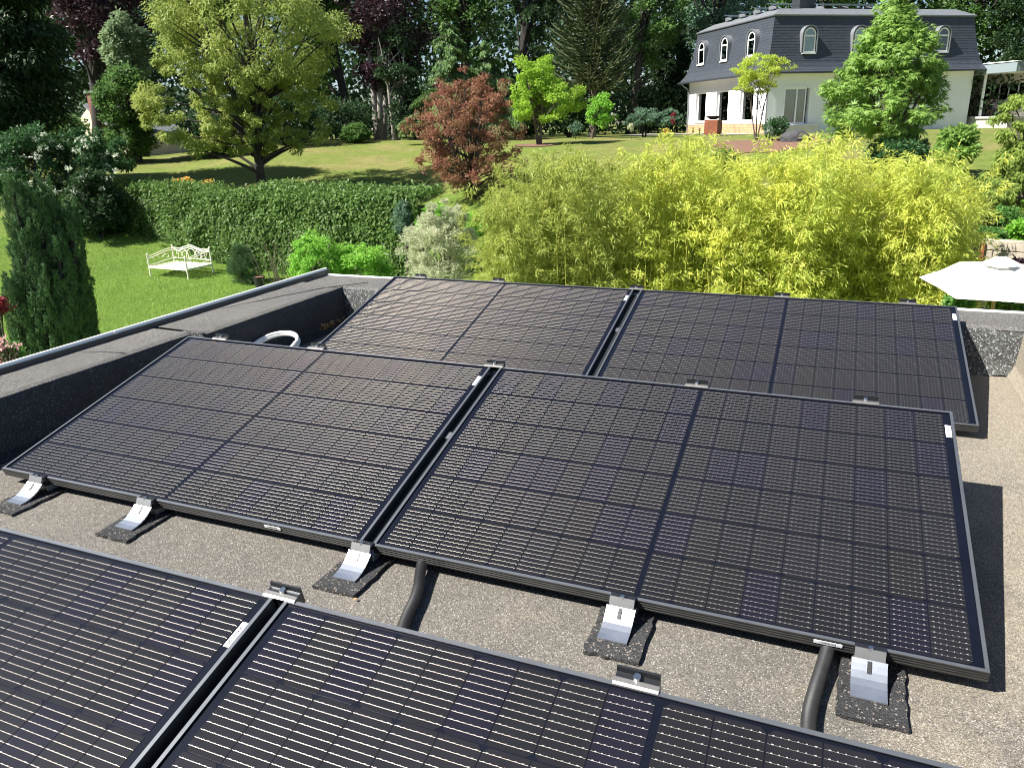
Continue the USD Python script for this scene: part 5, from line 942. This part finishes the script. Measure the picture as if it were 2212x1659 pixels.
for k, (b, d, lf, n_, lab) in enumerate([((2100, 490, 2180, 530), 16.6, 'fern_leaf', 2400, 'green ground-cover plant on top of the left end of the sleeper wall'), ((2165, 470, 2260, 532), 16.8, 'shrub_leaf', 3000, 'yellow-green ground-cover plant on the sleeper wall at the right edge'),
        ((2060, 430, 2150, 500), 18.0, 'bamboo_olive_leaf', 2600, 'brownish-green shrub on the slope right of the bamboo'), ((2085, 370, 2200, 460), 20.5, 'weeping_leaf', 3600, 'pale green shrub on the slope below the weeping tree'), ((2030, 640, 2110, 665), 13.0, 'fern_leaf', 900, 'low plants below the parasol behind the far parapet'),
        ((2120, 638, 2230, 672), 13.4, 'hedge_leaf', 1400, 'low dark plants below the parasol at the right edge'), ((2175, 555, 2230, 590), 14.6, 'copper_leaf', 900, 'dark purple plant just behind the top of the parasol'), ((1990, 360, 2100, 470), 18.5, 'sweetgum_leaf', 3000, 'green shrub behind the right end of the bamboo'), ((2130, 440, 2215, 500), 18.2, 'fern_leaf', 2600, 'fresh green ground-cover in the middle of the right-hand slope'), ((2190, 400, 2300, 500), 19, 'shrub_leaf', 3400, 'light green shrub at the right edge of the slope, under the weeping tree'), ((2040, 495, 2110, 545), 16.9, 'weeping_leaf', 1500, 'straggly plant at the left end of the sleeper wall')]):
    tree('slope_plant', lab, 'plant', b, d, lf, n_, .075, 130 + k, .015, nclump=46, cl=.24, stems=3, shape='round')
sheet([spot(u, 480, d) for u, d in ((2060, 16.0), (2060, 21), (2240, 21), (2300, 16.2))], .03, 'mulch_bed', 'mulch_soil')

# ------------------------------------------------------------------ small leavings on roof and panels
r = np.random.default_rng(140)
plain('dry_leaf', (.42, .24, .10), .8, var=.3, scale=30)
for nm, lab, x, y, s in (('dry_leaf', 'orange-brown dry leaf lying on the roof below the left silver brackets', -.74, -.30, .022), ('dry_leaf', 'tiny dry leaf on the roof beside the left hose', .05, -.20, .010)):
    o = leaves(np.array([[x, y, .006]]), np.array([[1.0, .5, 0]]), np.array([[0, 0, 1.0]]), s * 1.8, s, 'diamond'); tag(obj(nm, o, 'dry_leaf'), lab, 'leaf')
c = trimesh.creation.icosphere(2, .011); c.vertices *= [1.1, .9, .6]; c.apply_translation([.63, -.36, .006]); plain('pebble', (.62, .58, .50), .8); tag(obj('pebble', MB().tm(c), 'pebble'), 'small pale pebble on the roof by the nearest panel edge', 'pebble')
n = 260; P = np.c_[-2.03 + .07 * r.random(n), 2.45 + .28 * r.random(n), .004 + .05 * r.random(n)]; tag(obj('leaf_litter', leaves(P, rdir(r, n) * [1, 1, .4], rdir(r, n) + [0, 0, 1], .028, .018).mesh(), 'dry_leaf'), kind='stuff')
